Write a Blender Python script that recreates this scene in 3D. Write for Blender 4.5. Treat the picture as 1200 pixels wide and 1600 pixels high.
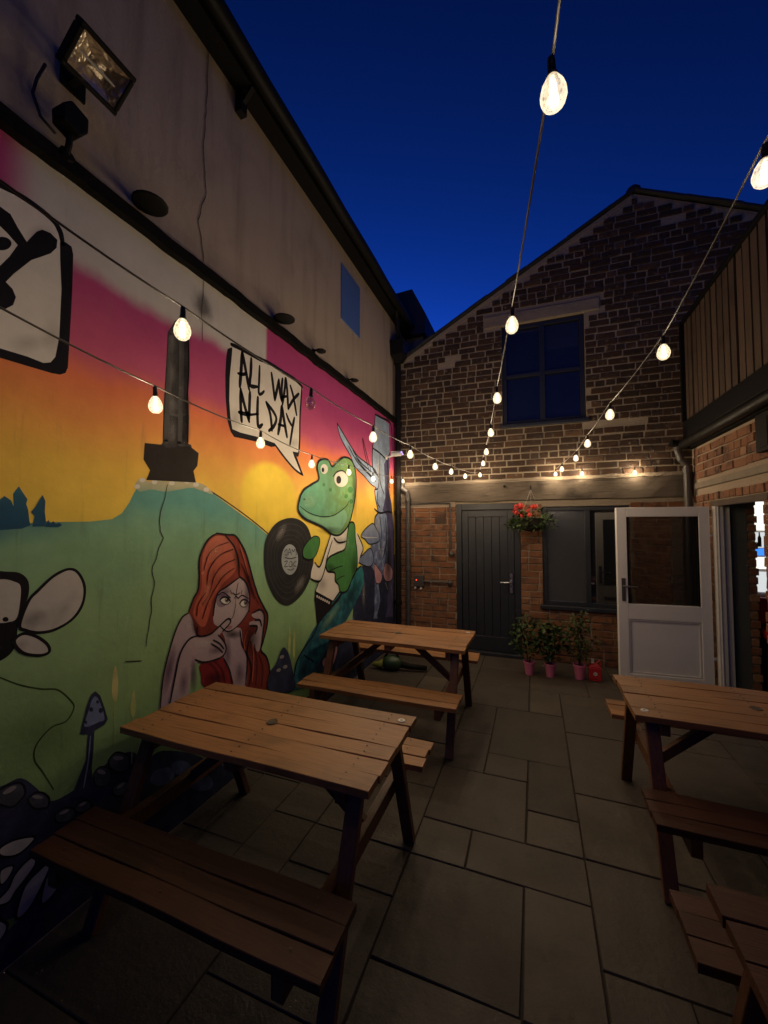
import bpy, math, random
from mathutils import Vector, Matrix, noise
from mathutils.geometry import tessellate_polygon

# ------------------------------------------------------------------ camera, sky, exposure
S = bpy.context.scene
for o in list(bpy.data.objects):
    bpy.data.objects.remove(o)
COL = S.collection
R = math.radians
cam_data = bpy.data.cameras.new('camera')
cam_data.sensor_fit = 'VERTICAL'; cam_data.sensor_height = 36.0
cam_data.lens = 36.0 * 614.9 / 1600.0
cam_data.clip_start = 0.02; cam_data.clip_end = 500
cam = bpy.data.objects.new('camera', cam_data); COL.objects.link(cam)
cam.location = (0, 0, 1.70); cam.rotation_euler = (R(92.4), 0, R(20.83))
S.camera = cam
S.render.resolution_x, S.render.resolution_y = 768, 1024
S.view_settings.view_transform = 'Standard'; S.view_settings.look = 'None'
S.view_settings.exposure = 0.2; S.view_settings.gamma = 1.0
S.cycles.use_denoising = True
S.cycles.max_bounces = 8; S.cycles.diffuse_bounces = 3; S.cycles.transparent_max_bounces = 16
S.cycles.sample_clamp_indirect = 1.0; S.cycles.sample_clamp_direct = 5.0
S.cycles.caustics_reflective = False; S.cycles.caustics_refractive = False
BULB_W = 6.2                      # radiant power of one festoon bulb
BULB_COL = (1.0, 0.755, 0.48)

W = bpy.data.worlds.new('World'); S.world = W; W.use_nodes = True
wt = W.node_tree; wbg = wt.nodes['Background']
sky = wt.nodes.new('ShaderNodeTexSky'); sky.sky_type = 'NISHITA'; sky.sun_disc = False
sky.sun_elevation = R(1.5); sky.sun_rotation = R(-25); sky.ozone_density = 10   # dusk: the sun is going down behind the houses
sep = wt.nodes.new('ShaderNodeSeparateColor'); wt.links.new(sky.outputs[0], sep.inputs[0])
pw = wt.nodes.new('ShaderNodeMath'); pw.operation = 'POWER'; pw.inputs[1].default_value = 2.6
wt.links.new(sep.outputs['Blue'], pw.inputs[0])
tint = wt.nodes.new('ShaderNodeMix'); tint.data_type = 'RGBA'; tint.blend_type = 'MULTIPLY'; tint.inputs[0].default_value = 1
wt.links.new(pw.outputs[0], tint.inputs[6]); tint.inputs[7].default_value = (0.012, 0.115, 1.0, 1)
wt.links.new(tint.outputs[2], wbg.inputs[0]); wbg.inputs[1].default_value = 0.36

# ------------------------------------------------------------------ object helpers
def tag(o, label=None, cat=None, group=None, kind=None):
    if label: o['label'] = label
    if cat: o['category'] = cat
    if group: o['group'] = group
    if kind: o['kind'] = kind
    return o
def thing(name, label, cat, loc=(0, 0, 0), rz=0.0, group=None):
    o = bpy.data.objects.new(name, None); COL.objects.link(o)
    o.location = loc; o.rotation_euler = (0, 0, rz); o.empty_display_size = .1
    return tag(o, label, cat, group)
def copy_tree(o, parent=None):
    c = o.copy(); COL.objects.link(c); c.parent = parent
    for ch in list(o.children): copy_tree(ch, c)
    return c
def place(name, mesh, parent=None, loc=(0, 0, 0), rot=(0, 0, 0), scale=(1, 1, 1)):
    o = bpy.data.objects.new(name, mesh); COL.objects.link(o)
    o.parent = parent; o.location = loc; o.rotation_euler = rot; o.scale = scale
    return o
class MB:
    def __init__(s): s.v = []; s.f = []; s.m = []
    def add(s, vs, fs, mi=0):
        b = len(s.v); s.v += [tuple(v) for v in vs]; s.f += [tuple(b + i for i in f) for f in fs]; s.m += [mi] * len(fs); return s
    def box(s, a, b, mi=0, M=None):
        x0, y0, z0 = a; x1, y1, z1 = b
        vs = [Vector(p) for p in ((x0,y0,z0),(x1,y0,z0),(x1,y1,z0),(x0,y1,z0),(x0,y0,z1),(x1,y0,z1),(x1,y1,z1),(x0,y1,z1))]
        if M: vs = [M @ v for v in vs]
        return s.add(vs, [(0,3,2,1),(4,5,6,7),(0,1,5,4),(1,2,6,5),(2,3,7,6),(3,0,4,7)], mi)
    def bar(s, p, q, w, h, mi=0, up=(0, 0, 1)):     # a straight rectangular bar from p to q
        p, q = Vector(p), Vector(q); d = (q - p); L = d.length; d.normalize()
        u = Vector(up)
        if abs(d.dot(u)) > .98: u = Vector((0, 1, 0))
        x = d.cross(u).normalized(); y = x.cross(d)
        M = Matrix((( x.x, d.x, y.x, p.x), (x.y, d.y, y.y, p.y), (x.z, d.z, y.z, p.z), (0, 0, 0, 1)))
        return s.box((-w/2, 0, -h/2), (w/2, L, h/2), mi, M)
    def tube(s, pts, r, n=8, mi=0, cap=True):
        pts = [Vector(p) for p in pts]; rs = r if isinstance(r, (list, tuple)) else [r] * len(pts)
        vs = []; fs = []; prev = None
        for i, p in enumerate(pts):
            t = (pts[min(i+1, len(pts)-1)] - pts[max(i-1, 0)]).normalized()
            if prev is None:
                a = Vector((0, 0, 1)) if abs(t.z) < .9 else Vector((1, 0, 0)); x = t.cross(a).normalized()
            else: x = (prev - t * prev.dot(t)).normalized()
            prev = x; y = t.cross(x)
            for k in range(n):
                a = 2 * math.pi * k / n; vs.append(p + (x * math.cos(a) + y * math.sin(a)) * rs[i])
        for i in range(len(pts) - 1):
            for k in range(n):
                fs.append((i*n+k, i*n+(k+1) % n, (i+1)*n+(k+1) % n, (i+1)*n+k))
        if cap: fs.append(tuple(range(n))[::-1]); fs.append(tuple((len(pts)-1)*n + k for k in range(n)))
        return s.add(vs, fs, mi)
    def lathe(s, prof, c=(0, 0, 0), n=16, mi=0, axis='z', M=None):
        vs = []; fs = []
        for r, h in prof:
            for k in range(n):
                a = 2 * math.pi * k / n
                v = Vector((r*math.cos(a), r*math.sin(a), h))
                if axis == 'x': v = Vector((v.z, v.x, v.y))
                if axis == 'y': v = Vector((v.x, v.z, v.y))
                if M: v = M @ v
                vs.append(v + Vector(c))
        for i in range(len(prof) - 1):
            for k in range(n): fs.append((i*n+k, i*n+(k+1) % n, (i+1)*n+(k+1) % n, (i+1)*n+k))
        return s.add(vs, fs, mi)
    def prism(s, poly, axis, a, b, mi=0):            # a 2-D outline given depth along an axis
        def P(u, v, d): return {'x': (d, u, v), 'y': (u, d, v), 'z': (u, v, d)}[axis]
        n = len(poly); vs = [P(u, v, a) for u, v in poly] + [P(u, v, b) for u, v in poly]
        tris = tessellate_polygon([[Vector((u, v, 0)) for u, v in poly]])
        fs = [tuple(t) for t in tris] + [tuple(n + i for i in t)[::-1] for t in tris]
        fs += [(i, (i+1) % n, n+(i+1) % n, n+i) for i in range(n)]
        return s.add(vs, fs, mi)
    def mesh(s, name, mats, smooth=False):
        me = bpy.data.meshes.new(name); me.from_pydata(s.v, [], s.f)
        for m in (mats if isinstance(mats, (list, tuple)) else [mats]): me.materials.append(m)
        if any(s.m): me.polygons.foreach_set('material_index', s.m)
        if smooth: me.polygons.foreach_set('use_smooth', [True] * len(me.polygons))
        me.validate(); me.update(); return me
    def build(s, name, mats, parent=None, smooth=False, loc=(0, 0, 0), bevel=0, fix=True):
        me = s.mesh(name, mats, smooth)
        if fix:
            import bmesh
            bm = bmesh.new(); bm.from_mesh(me); bmesh.ops.recalc_face_normals(bm, faces=bm.faces); bm.to_mesh(me); bm.free()
        o = place(name, me, parent, loc)
        if bevel:
            b = o.modifiers.new('bevel', 'BEVEL'); b.width = bevel; b.segments = 2; b.limit_method = 'ANGLE'
        return o

# ------------------------------------------------------------------ material helpers
class NT:
    def __init__(s, name):
        s.mat = bpy.data.materials.new(name); s.mat.use_nodes = True
        s.t = s.mat.node_tree; s.b = s.t.nodes['Principled BSDF']; s.out = s.t.nodes['Material Output']
    def n(s, typ, **kw):
        x = s.t.nodes.new(typ)
        for k, v in kw.items(): setattr(x, k, v)
        return x
    def link(s, a, b): s.t.links.new(a, b)
    def val(s, sock, v):
        if hasattr(v, 'links') or isinstance(v, bpy.types.NodeSocket): s.link(v, sock)
        else: sock.default_value = v
    def math(s, op, a, b=0.0, c=None, clamp=False):
        x = s.n('ShaderNodeMath', operation=op); x.use_clamp = clamp
        s.val(x.inputs[0], a); s.val(x.inputs[1], b)
        if c is not None: s.val(x.inputs[2], c)
        return x.outputs[0]
    def step(s, v, a, b):                              # smooth step from a to b
        x = s.n('ShaderNodeMapRange', interpolation_type='SMOOTHSTEP'); s.val(x.inputs[0], v)
        x.inputs[1].default_value = a; x.inputs[2].default_value = b; return x.outputs[0]
    def mix(s, f, a, b, blend='MIX'):
        x = s.n('ShaderNodeMix', data_type='RGBA', blend_type=blend); s.val(x.inputs[0], f)
        for i, c in ((6, a), (7, b)):
            if isinstance(c, (tuple, list)): x.inputs[i].default_value = (*c[:3], 1)
            else: s.link(c, x.inputs[i])
        return x.outputs[2]
    def ramp(s, f, stops):
        x = s.n('ShaderNodeValToRGB'); s.val(x.inputs[0], f); e = x.color_ramp.elements
        while len(e) < len(stops): e.new(0.5)
        for el, (p, c) in zip(e, stops): el.position = p; el.color = (*c[:3], 1)
        return x.outputs[0]
    def noise(s, scale, vec=None, detail=4, rough=.55, dist=0.0):
        x = s.n('ShaderNodeTexNoise'); x.inputs['Scale'].default_value = scale; x.inputs['Detail'].default_value = detail
        x.inputs['Roughness'].default_value = rough; x.inputs['Distortion'].default_value = dist
        if vec is not None: s.link(vec, x.inputs['Vector'])
        return x.outputs[0]
    def coord(s, which='Object', scale=None, off=None):
        t = s.n('ShaderNodeTexCoord').outputs[which]
        if which == 'World': pass
        if scale or off is not None:
            m = s.n('ShaderNodeMapping'); s.link(t, m.inputs[0])
            if scale: m.inputs['Scale'].default_value = scale
            if off is not None: s.link(off, m.inputs['Location'])
            return m.outputs[0]
        return t
    def pos(s): return s.n('ShaderNodeNewGeometry').outputs['Position']
    def xyz(s, v):
        x = s.n('ShaderNodeSeparateXYZ'); s.link(v, x.inputs[0]); return x.outputs
    def rnd(s): return s.n('ShaderNodeObjectInfo').outputs['Random']
    def island(s): return s.n('ShaderNodeNewGeometry').outputs['Random Per Island']
    def bump(s, h, strength=.4, dist=.01):
        x = s.n('ShaderNodeBump'); x.inputs['Strength'].default_value = strength; x.inputs['Distance'].default_value = dist
        s.link(h, x.inputs['Height']); s.link(x.outputs[0], s.b.inputs['Normal'])
    def set(s, col=None, rough=None, metal=None, spec=None):
        if col is not None:
            if isinstance(col, (tuple, list)): s.b.inputs['Base Color'].default_value = (*col[:3], 1)
            else: s.link(col, s.b.inputs['Base Color'])
        if rough is not None: s.val(s.b.inputs['Roughness'], rough)
        if metal is not None: s.b.inputs['Metallic'].default_value = metal
        if spec is not None: s.b.inputs['Specular IOR Level'].default_value = spec
        return s.mat
def plain(name, col, rough=.5, metal=0.0, var=.25, scale=30, bump=.15, spec=.5, bd=.002):
    t = NT(name); p = t.coord(); nz = t.noise(scale, p)
    f = t.math('MULTIPLY_ADD', nz, 2*var, 1-var)
    c = t.mix(1.0, col, f, 'MULTIPLY')
    t.set(c, t.math('MULTIPLY_ADD', nz, .2, rough-.1, clamp=True), metal, spec)
    if bump: t.bump(t.noise(scale*2.5, p), bump, bd)
    return t.mat
def glow(name, col, strength):
    t = NT(name); e = t.n('ShaderNodeEmission'); e.inputs[0].default_value = (*col, 1); e.inputs[1].default_value = strength
    t.link(e.outputs[0], t.out.inputs[0]); return t.mat

def brick_mat(name, stops, per_island):
    t = NT(name); r = t.island() if per_island else t.rnd(); p = t.pos()
    base = t.ramp(r, stops)
    n1 = t.noise(9, p, 5); n2 = t.noise(60, p, 4)
    c = t.mix(t.step(n1, .45, .75), base, (.035, .028, .026))
    c = t.mix(t.math('MULTIPLY', t.step(t.noise(23, p, 6), .58, .75), .45), c, (.30, .25, .20))
    t.set(c, .88, spec=.25); t.bump(n2, .7, .006); return t.mat
def mortar_mat(name, c0, c1):
    t = NT(name); p = t.pos(); n = t.noise(4, p, 6); n2 = t.noise(45, p, 5)
    t.set(t.mix(t.math('MULTIPLY', t.math('ADD', n, n2), .5), c0, c1), .95, spec=.15); t.bump(n2, .8, .01); return t.mat
OLD = [(0, (.036, .021, .013)), (.35, (.056, .030, .017)), (.6, (.032, .020, .014)), (.88, (.062, .034, .020)), (1, (.10, .058, .034))]
NEW = [(0, (.17, .072, .034)), (.5, (.21, .092, .042)), (.8, (.18, .080, .042)), (1, (.26, .125, .062))]
M_old, M_old_i = brick_mat('old_brick', OLD, False), brick_mat('old_brick_far', OLD, True)
M_new, M_new_i = brick_mat('red_brick', NEW, False), brick_mat('red_brick_far', NEW, True)
M_mort = mortar_mat('old_mortar', (.20, .165, .12), (.38, .32, .24))
M_mort2 = mortar_mat('new_mortar', (.26, .20, .15), (.38, .31, .24))

def wood_mat(name, c0, c1, rough=.45, axis='x', dark=.4):
    t = NT(name); r = t.rnd()
    cb = t.n('ShaderNodeCombineXYZ'); t.link(t.math('MULTIPLY', r, 37.0), cb.inputs[0]); t.link(t.math('MULTIPLY', r, 19.0), cb.inputs[1])
    sc = {'x': (1.2, 22, 22), 'y': (22, 1.2, 22), 'z': (22, 22, 1.2)}[axis]
    v = t.coord('Object', sc, cb.outputs[0])
    g = t.noise(2.2, v, 6, .6, .6); fine = t.noise(9, v, 5)
    c = t.ramp(g, [(.3, c0), (.5, c1), (.62, [a*.75 for a in c1]), (.75, c0)])
    blot = t.noise(3.0, t.coord('Object', (1, 1, 1), cb.outputs[0]), 4)
    c = t.mix(t.math('MULTIPLY', t.step(blot, .5, .72), dark), c, [a*.35 for a in c0])
    f = t.math('MULTIPLY_ADD', r, .35, .82); c = t.mix(1.0, c, f, 'MULTIPLY')
    t.set(c, t.math('MULTIPLY_ADD', fine, .25, rough-.1), spec=.4); t.bump(fine, .35, .003); return t.mat
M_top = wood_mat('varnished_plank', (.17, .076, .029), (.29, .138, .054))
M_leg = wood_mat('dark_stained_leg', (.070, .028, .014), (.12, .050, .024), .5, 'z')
M_seat = wood_mat('dimmed_red_stained_plank', (.036, .011, .005), (.062, .020, .009), .55)  # red-brown stain, with the dim foreground also put into its colour
M_board = wood_mat('cladding_board', (.040, .026, .018), (.080, .052, .036), .75, 'z')
M_beam = wood_mat('weathered_beam', (.040, .031, .023), (.12, .096, .072), .9, 'x', .8)
M_lintel = wood_mat('dark_door_lintel', (.04, .028, .02), (.08, .055, .04), .7, 'y')

M_black = plain('black_metal', (.006, .006, .0065), .65, var=.2, spec=.12)
M_blackpipe = plain('black_painted_iron', (.008, .0075, .0075), .5, var=.35, scale=14, bump=.4, spec=.16)
M_greypipe = plain('dull_grey_pipe', (.05, .045, .042), .45, var=.4, scale=14)
M_anth = plain('anthracite_paint', (.014, .017, .022), .45, var=.12, scale=8, bump=.05)
M_anthpvc = plain('anthracite_plastic', (.017, .020, .025), .42, var=.1, scale=8, bump=.05)
M_white = plain('white_plastic', (.80, .79, .77), .38, var=.07, scale=5, bump=.05)
M_whitedull = plain('aged_white_plastic', (.6, .59, .57), .45, var=.15, scale=12, bump=.1)
M_steel = plain('brushed_steel', (.55, .54, .52), .3, 1.0, var=.2, scale=40)
M_slate = plain('roof_slate', (.020, .021, .025), .6, var=.4, scale=12, bump=.4)
M_chain = plain('galvanised_chain', (.42, .40, .37), .35, .8)
M_pink = plain('pink_plastic_pot', (.62, .17, .27), .45, var=.12, scale=9)
M_red = plain('red_plastic', (.42, .022, .022), .35, var=.15, scale=9)
M_soil = plain('potting_soil', (.02, .013, .009), .95, bump=.6)
M_stone = plain('sandstone', (.21, .175, .135), .9, var=.4, scale=7, bump=.6, bd=.006)
M_rubber = plain('black_cable', (.01, .01, .01), .55, var=.1)
M_bluepanel = plain('blue_painted_board', (.075, .15, .36), .5, var=.1, scale=4, bump=.05)
M_ledred = glow('red_pilot_light', (1, .06, .03), 3)
M_ledpurple = glow('infrared_led', (.35, .2, 1), 4)
M_socket = plain('black_lampholder', (.012, .011, .010), .5)

def glass(name, tint=(.01, .012, .016), rough=.03, alpha=.0, noise=0.0):
    t = NT(name); t.set(tint, rough, spec=1.0); t.b.inputs['IOR'].default_value = 1.75
    if noise: t.bump(t.noise(3, t.pos(), 2), noise, .01)
    if alpha:
        tr = t.n('ShaderNodeBsdfTransparent'); mx = t.n('ShaderNodeMixShader'); mx.inputs[0].default_value = alpha
        t.link(t.b.outputs[0], mx.inputs[1]); t.link(tr.outputs[0], mx.inputs[2]); t.link(mx.outputs[0], t.out.inputs[0])
    return t.mat
M_glass = glass('window_glass', noise=.03)
M_glassclear = glass('clear_door_glass', alpha=.38)
M_frost = glass('frosted_glass', (.055, .058, .055), .2, noise=.05)

def paint(name, cA, cB=None, grad=None, rough=.62, var=.16, spray=0.0, shade=.55):
    """masonry paint: colour fade A>B along y or z of the wall, slightly patchy, over plaster relief"""
    t = NT('paint_' + name); p = t.pos(); o = t.xyz(p)
    c = t.mix(0, cA, cA)
    if cB:
        ax, a, b = grad; v = o[{'y': 1, 'z': 2}[ax]]
        v = t.math('ADD', v, t.math('MULTIPLY_ADD', t.noise(4, p, 3), .3*abs(b-a), -.15*abs(b-a)))
        c = t.mix(t.step(v, a, b), cA, cB)
    n = t.noise(7, p, 6, .6)
    c = t.mix(1.0, c, t.math('MULTIPLY_ADD', n, 2*var, 1-var), 'MULTIPLY')
    dk = t.mix(1.0, c, (.55, .52, .55), 'MULTIPLY'); c = t.mix(t.math('MULTIPLY', t.step(t.noise(5.5, p, 3), .48, .72), shade), c, dk)
    sc = t.math('MULTIPLY', t.step(t.noise(26, p, 7, .75), .66, .74), .35); c = t.mix(sc, c, (.34, .32, .29))
    if spray: c = t.mix(t.math('MULTIPLY', t.step(t.noise(11, p, 3), .42, .7), spray), c, [min(1, a*2.2) for a in cA])
    t.set(c, rough+.1, spec=.12); t.bump(t.noise(38, p, 6, .65), .35, .004); return t.mat
PAINT = {}
def PN(k, *a, **kw): PAINT[k] = paint(k, *a, **kw)
PN('ink', (.010, .009, .014)); PN('white', (.68, .65, .59), var=.08, shade=.15); PN('whitegrey', (.50, .48, .45), var=.14)
PN('hilledge', (.05, .05, .03)); PN('froth', (.48, .46, .30), (.25, .38, .28), ('z', 1.96, 1.86), var=.3); PN('faint', (.035, .06, .02))
PN('treeblue', (.035, .13, .19), (.02, .08, .15), ('z', 1.95, 1.7)); PN('stone', (.045, .043, .045), (.03, .028, .03), ('z', 2.7, 2.2), var=.4, spray=.5)
PN('stonedark', (.022, .018, .016), var=.35); PN('stonelight', (.075, .073, .072), var=.4)
PN('skin', (.46, .37, .38), (.36, .28, .31), ('z', 1.3, .9)); PN('skinshade', (.33, .25, .30), (.40, .32, .35), ('z', .7, 1.2))
PN('hair', (.26, .050, .032), (.15, .026, .022), ('z', 1.5, .9)); PN('hairlight', (.55, .17, .11), (.40, .09, .055), ('z', 1.75, 1.3))
PN('hairdark', (.09, .014, .014)); PN('top', (.17, .016, .020), var=.3); PN('eyeshade', (.24, .18, .23)); PN('iris', (.22, .2, .2)); PN('lip', (.30, .16, .17))
PN('vinyl', (.020, .020, .022), spray=.4); PN('groove', (.055, .055, .06)); PN('labelgrey', (.34, .38, .40), var=.3)
PN('lizard', (.11, .33, .22), (.15, .27, .085), ('y', 3.0, 3.9), spray=.25); PN('lizlight', (.20, .42, .26)); PN('lizdark', (.055, .19, .055), spray=.2)
PN('teal', (.03, .17, .19), (.018, .075, .11), ('z', 1.2, .8), spray=.35); PN('bark', (.25, .33, .46), (.10, .12, .24), ('z', 2.6, 1.2), spray=.3)
PN('barkdark', (.06, .055, .12), spray=.4); PN('navy', (.022, .026, .055), spray=.5); PN('capblue', (.14, .18, .30), (.30, .34, .42), ('z', 1.5, 1.9), spray=.3)
PN('pinkwing', (.44, .24, .28), var=.3); PN('straw', (.55, .52, .22), (.35, .42, .15), ('z', .95, .8)); PN('rock', (.045, .05, .065), spray=.5)
PN('rocklight', (.22, .21, .22), var=.35); PN('denim', (.06, .085, .17), spray=.5)

def soft(name, col):                # airbrushed mist: opacity fades to nothing at the rim of each puff
    m_ = paint(name, col, shade=0); nt = m_.node_tree; b_ = nt.nodes['Principled BSDF']; at = nt.nodes.new('ShaderNodeAttribute'); at.attribute_name = 'mist'
    nt.links.new(at.outputs['Fac'], b_.inputs['Alpha']); b_.inputs['Specular IOR Level'].default_value = 0; b_.inputs['Roughness'].default_value = 1; PAINT[name] = m_
soft('softdark', (.02, .018, .022)); soft('softviolet', (.12, .075, .13)); soft('softlight', (.70, .66, .62)); soft('softpeach', (.72, .30, .20)); soft('softmint', (.34, .58, .36))
# the hill: green, teal towards the skyline, blue under the fir trees
t = NT('paint_hill'); p = t.pos(); o = t.xyz(p)
zz = t.math('ADD', o[2], t.math('MULTIPLY', t.math('MAXIMUM', t.math('SUBTRACT', o[1], 1.9), 0.0), .22))
zz = t.math('ADD', zz, t.math('MULTIPLY_ADD', t.noise(3, p, 4), .3, -.15))
c = t.ramp(t.math('MULTIPLY', zz, .5), [(.15, (.15, .25, .095)), (.40, (.21, .36, .15)), (.66, (.28, .45, .22)), (.82, (.24, .44, .26)), (.93, (.12, .33, .29))])
fb = t.math('MULTIPLY', t.step(zz, 1.60, 1.80), t.math('SUBTRACT', 1.0, t.step(o[1], .85, 1.5)))
c = t.mix(fb, c, (.025, .13, .20))
c = t.mix(1.0, c, t.math('MULTIPLY_ADD', t.noise(8, p, 6, .6), .40, .80), 'MULTIPLY')
mp = t.n('ShaderNodeMapping'); t.link(p, mp.inputs[0]); mp.inputs['Scale'].default_value = (1, 9, .7)
c = t.mix(t.math('MULTIPLY', t.step(t.noise(2.2, mp.outputs[0], 6, .65), .55, .8), .45), c, (.07, .11, .05))
c = t.mix(t.math('MULTIPLY', t.step(t.noise(26, p, 7, .75), .66, .74), .4), c, (.30, .32, .22))
t.set(c, .72, spec=.15); t.bump(t.noise(38, p, 6, .65), .35, .004); PAINT['hill'] = t.mat

# the sunset sky behind everything
t = NT('paint_sunset'); p = t.pos(); o = t.xyz(p)
zw = t.math('ADD', o[2], t.math('MULTIPLY_ADD', t.noise(2.2, p, 4), .22, -.11))
c = t.ramp(t.math('MULTIPLY', zw, 1/3.4), [(.47, (.84, .64, .09)), (.585, (.84, .53, .085)), (.655, (.80, .32, .085)), (.715, (.72, .19, .085)), (.755, (.52, .10, .19)), (.85, (.40, .055, .19))])
dy = t.math('MULTIPLY', t.math('SUBTRACT', o[1], 2.57), 1/.36); dz = t.math('MULTIPLY', t.math('SUBTRACT', o[2], 1.95), 1/.28)
d = t.math('SQRT', t.math('ADD', t.math('MULTIPLY', dy, dy), t.math('MULTIPLY', dz, dz)))
c = t.mix(t.math('SUBTRACT', 1.0, t.step(d, .82, 1.06)), c, (.86, .63, .07))
wm = t.math('MULTIPLY', t.step(zw, 2.83, 2.95), t.math('SUBTRACT', 1.0, t.step(o[1], 2.47, 2.51)))
wm = t.math('MULTIPLY', wm, t.step(o[1], .84, 1.0))
c = t.mix(wm, c, (.52, .50, .47))
dy = t.math('MULTIPLY', t.math('SUBTRACT', o[1], 1.86), 1/.10); dz = t.math('MULTIPLY', t.math('SUBTRACT', o[2], 3.10), 1/.12)
d = t.math('SQRT', t.math('ADD', t.math('MULTIPLY', dy, dy), t.math('MULTIPLY', dz, dz)))
d = t.math('ADD', d, t.math('MULTIPLY_ADD', t.noise(9, p, 4), 1.0, -.5))
c = t.mix(t.math('MULTIPLY', t.math('SUBTRACT', 1.0, t.step(d, .1, 1.1)), .8), c, (.06, .055, .055))
c = t.mix(1.0, c, t.math('MULTIPLY_ADD', t.noise(6, p, 6, .6), .36, .82), 'MULTIPLY')
mp = t.n('ShaderNodeMapping'); t.link(p, mp.inputs[0]); mp.inputs['Scale'].default_value = (1, 9, .7)
c = t.mix(t.math('MULTIPLY', t.step(t.noise(2.2, mp.outputs[0], 6, .65), .58, .8), .35), c, (.25, .16, .10))
c = t.mix(t.math('MULTIPLY', t.step(t.noise(26, p, 7, .75), .66, .74), .4), c, (.36, .30, .22))
t.set(c, .72, spec=.15); t.bump(t.noise(38, p, 6, .65), .35, .004); M_sunset = t.mat

# stained cream render above the mural
t = NT('cream_render'); p = t.pos()
mp = t.n('ShaderNodeMapping'); t.link(p, mp.inputs[0]); mp.inputs['Scale'].default_value = (1, 5, .5)
st = t.noise(1.6, mp.outputs[0], 6, .6); n = t.noise(2.0, p, 5); n2 = t.noise(30, p, 6, .65)
c = t.mix(t.step(st, .45, .8), (.40, .325, .245), (.27, .215, .16)); c = t.mix(t.math('MULTIPLY', t.step(n, .5, .8), .5), c, (.20, .155, .115))
t.set(c, .85, spec=.2); t.bump(n2, .5, .006); M_render = t.mat
t = NT('paving_stone'); p = t.pos(); r = t.rnd(); n = t.noise(3.5, p, 6); n2 = t.noise(40, p, 6, .7)
c = t.ramp(r, [(0, (.046, .037, .029)), (.4, (.068, .055, .043)), (.7, (.055, .045, .037)), (1, (.085, .069, .053))])
c = t.mix(t.math('MULTIPLY', t.step(n, .45, .75), .6), c, (.042, .036, .032)); c = t.mix(t.math('MULTIPLY', t.step(t.noise(14, p, 5), .6, .7), .4), c, (.03, .027, .024))
big = t.noise(1.1, p, 5, .6); c = t.mix(t.math('MULTIPLY', t.step(big, .48, .66), .55), c, (.034, .029, .024)); c = t.mix(t.math('MULTIPLY', t.step(t.noise(55, p, 6, .7), .62, .72), .5), c, (.15, .13, .105)); c = t.mix(t.math('MULTIPLY', t.step(t.noise(5, p, 6, .7), .60, .68), .4), c, (.028, .03, .02))
t.set(c, t.math('MULTIPLY_ADD', big, .7, .25), spec=.4); t.bump(t.math('ADD', n2, t.math('MULTIPLY', n, 2.0)), .55, .008); M_slab = t.mat
M_joint = plain('dirty_joint_sand', (.020, .017, .014), .95, var=.5, scale=9, bump=.6)
t = NT('leaf'); r = t.island(); c = t.ramp(r, [(0, (.016, .036, .009)), (.5, (.034, .068, .017)), (1, (.07, .10, .03))])
t.set(c, .5, spec=.3); M_leaf = t.mat
t = NT('geranium_petal'); c = t.ramp(t.island(), [(0, (.5, .02, .015)), (1, (.85, .08, .05))]); t.set(c, .6); M_petal = t.mat
# ------------------------------------------------------------------ ground
rng = random.Random(7)
XL, XR, YB = -1.93, 1.74, 5.55
m = MB(); m.box((-12, -9, -.30), (12, 16, -.0075)); ground = m.build('courtyard_ground', M_joint); tag(ground, kind='structure')
cw, ch = .285, .2725; x0g, y0g = .22 - 8*cw, 2.055 - 10*ch
NX, NY = 14, 24
used = [[False]*NY for _ in range(NX)]
def slab(i, j, w, h):
    for a in range(i, i+w):
        for b in range(j, j+h): used[a][b] = True
    xa, xb, ya, yb = x0g+i*cw, x0g+(i+w)*cw, y0g+j*ch, y0g+(j+h)*ch
    g = .002 + rng.random()*.003; mm = MB(); tz = [rng.uniform(-.002, .002) for _ in range(4)]; e = .003
    P = [(xa+g, ya+g), (xb-g, ya+g), (xb-g, yb-g), (xa+g, yb-g)]; P = [(x+rng.uniform(-.003, .003), y+rng.uniform(-.003, .003)) for x, y in P]
    cx, cy = (xa+xb)/2, (ya+yb)/2
    low = [(x, y, -.035) for x, y in P]; mid = [(x, y, tz[k]-.004) for k, (x, y) in enumerate(P)]
    top = [(x+math.copysign(e, cx-x), y+math.copysign(e, cy-y), tz[k]) for k, (x, y) in enumerate(P)]
    fs = [(8, 9, 10, 11)] + [(k, (k+1) % 4, 4+(k+1) % 4, 4+k) for k in range(4)] + [(4+k, 4+(k+1) % 4, 8+(k+1) % 4, 8+k) for k in range(4)]
    mm.add(low+mid+top, fs); mm.build('paving_slab', M_slab, ground, fix=False)
for a in ((5,10,1,1),(6,10,2,1),(5,11,2,2),(7,11,1,1),(7,12,1,2),(6,13,1,1),(6,14,2,3),(8,11,2,2),(8,9,2,2),(5,8,2,2),(7,8,1,2),(8,13,2,3),(5,13,1,2)): slab(*a)
for j in range(NY):
    for i in range(NX):
        if used[i][j]: continue
        for w, h in rng.sample([(2,2),(3,2),(2,1),(1,2),(2,3),(3,2),(2,2)], 7) + [(1, 1)]:
            if i+w <= NX and j+h <= NY and not any(used[a][b] for a in range(i, i+w) for b in range(j, j+h)): slab(i, j, w, h); break

# ------------------------------------------------------------------ left building with the mural
LB = thing('rendered_building', 'tall cream rendered building on the left carrying a bright sunset mural', 'building')
m = MB(); m.box((XL-.35, -2.6, -.02), (XL, YB-.001, 3.32)); m.build('lower_wall', M_render, LB)
m = MB(); m.box((XL-.35, -2.6, 3.32), (XL-.004, YB+2, 4.90)); m.build('upper_wall', M_render, LB)
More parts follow.
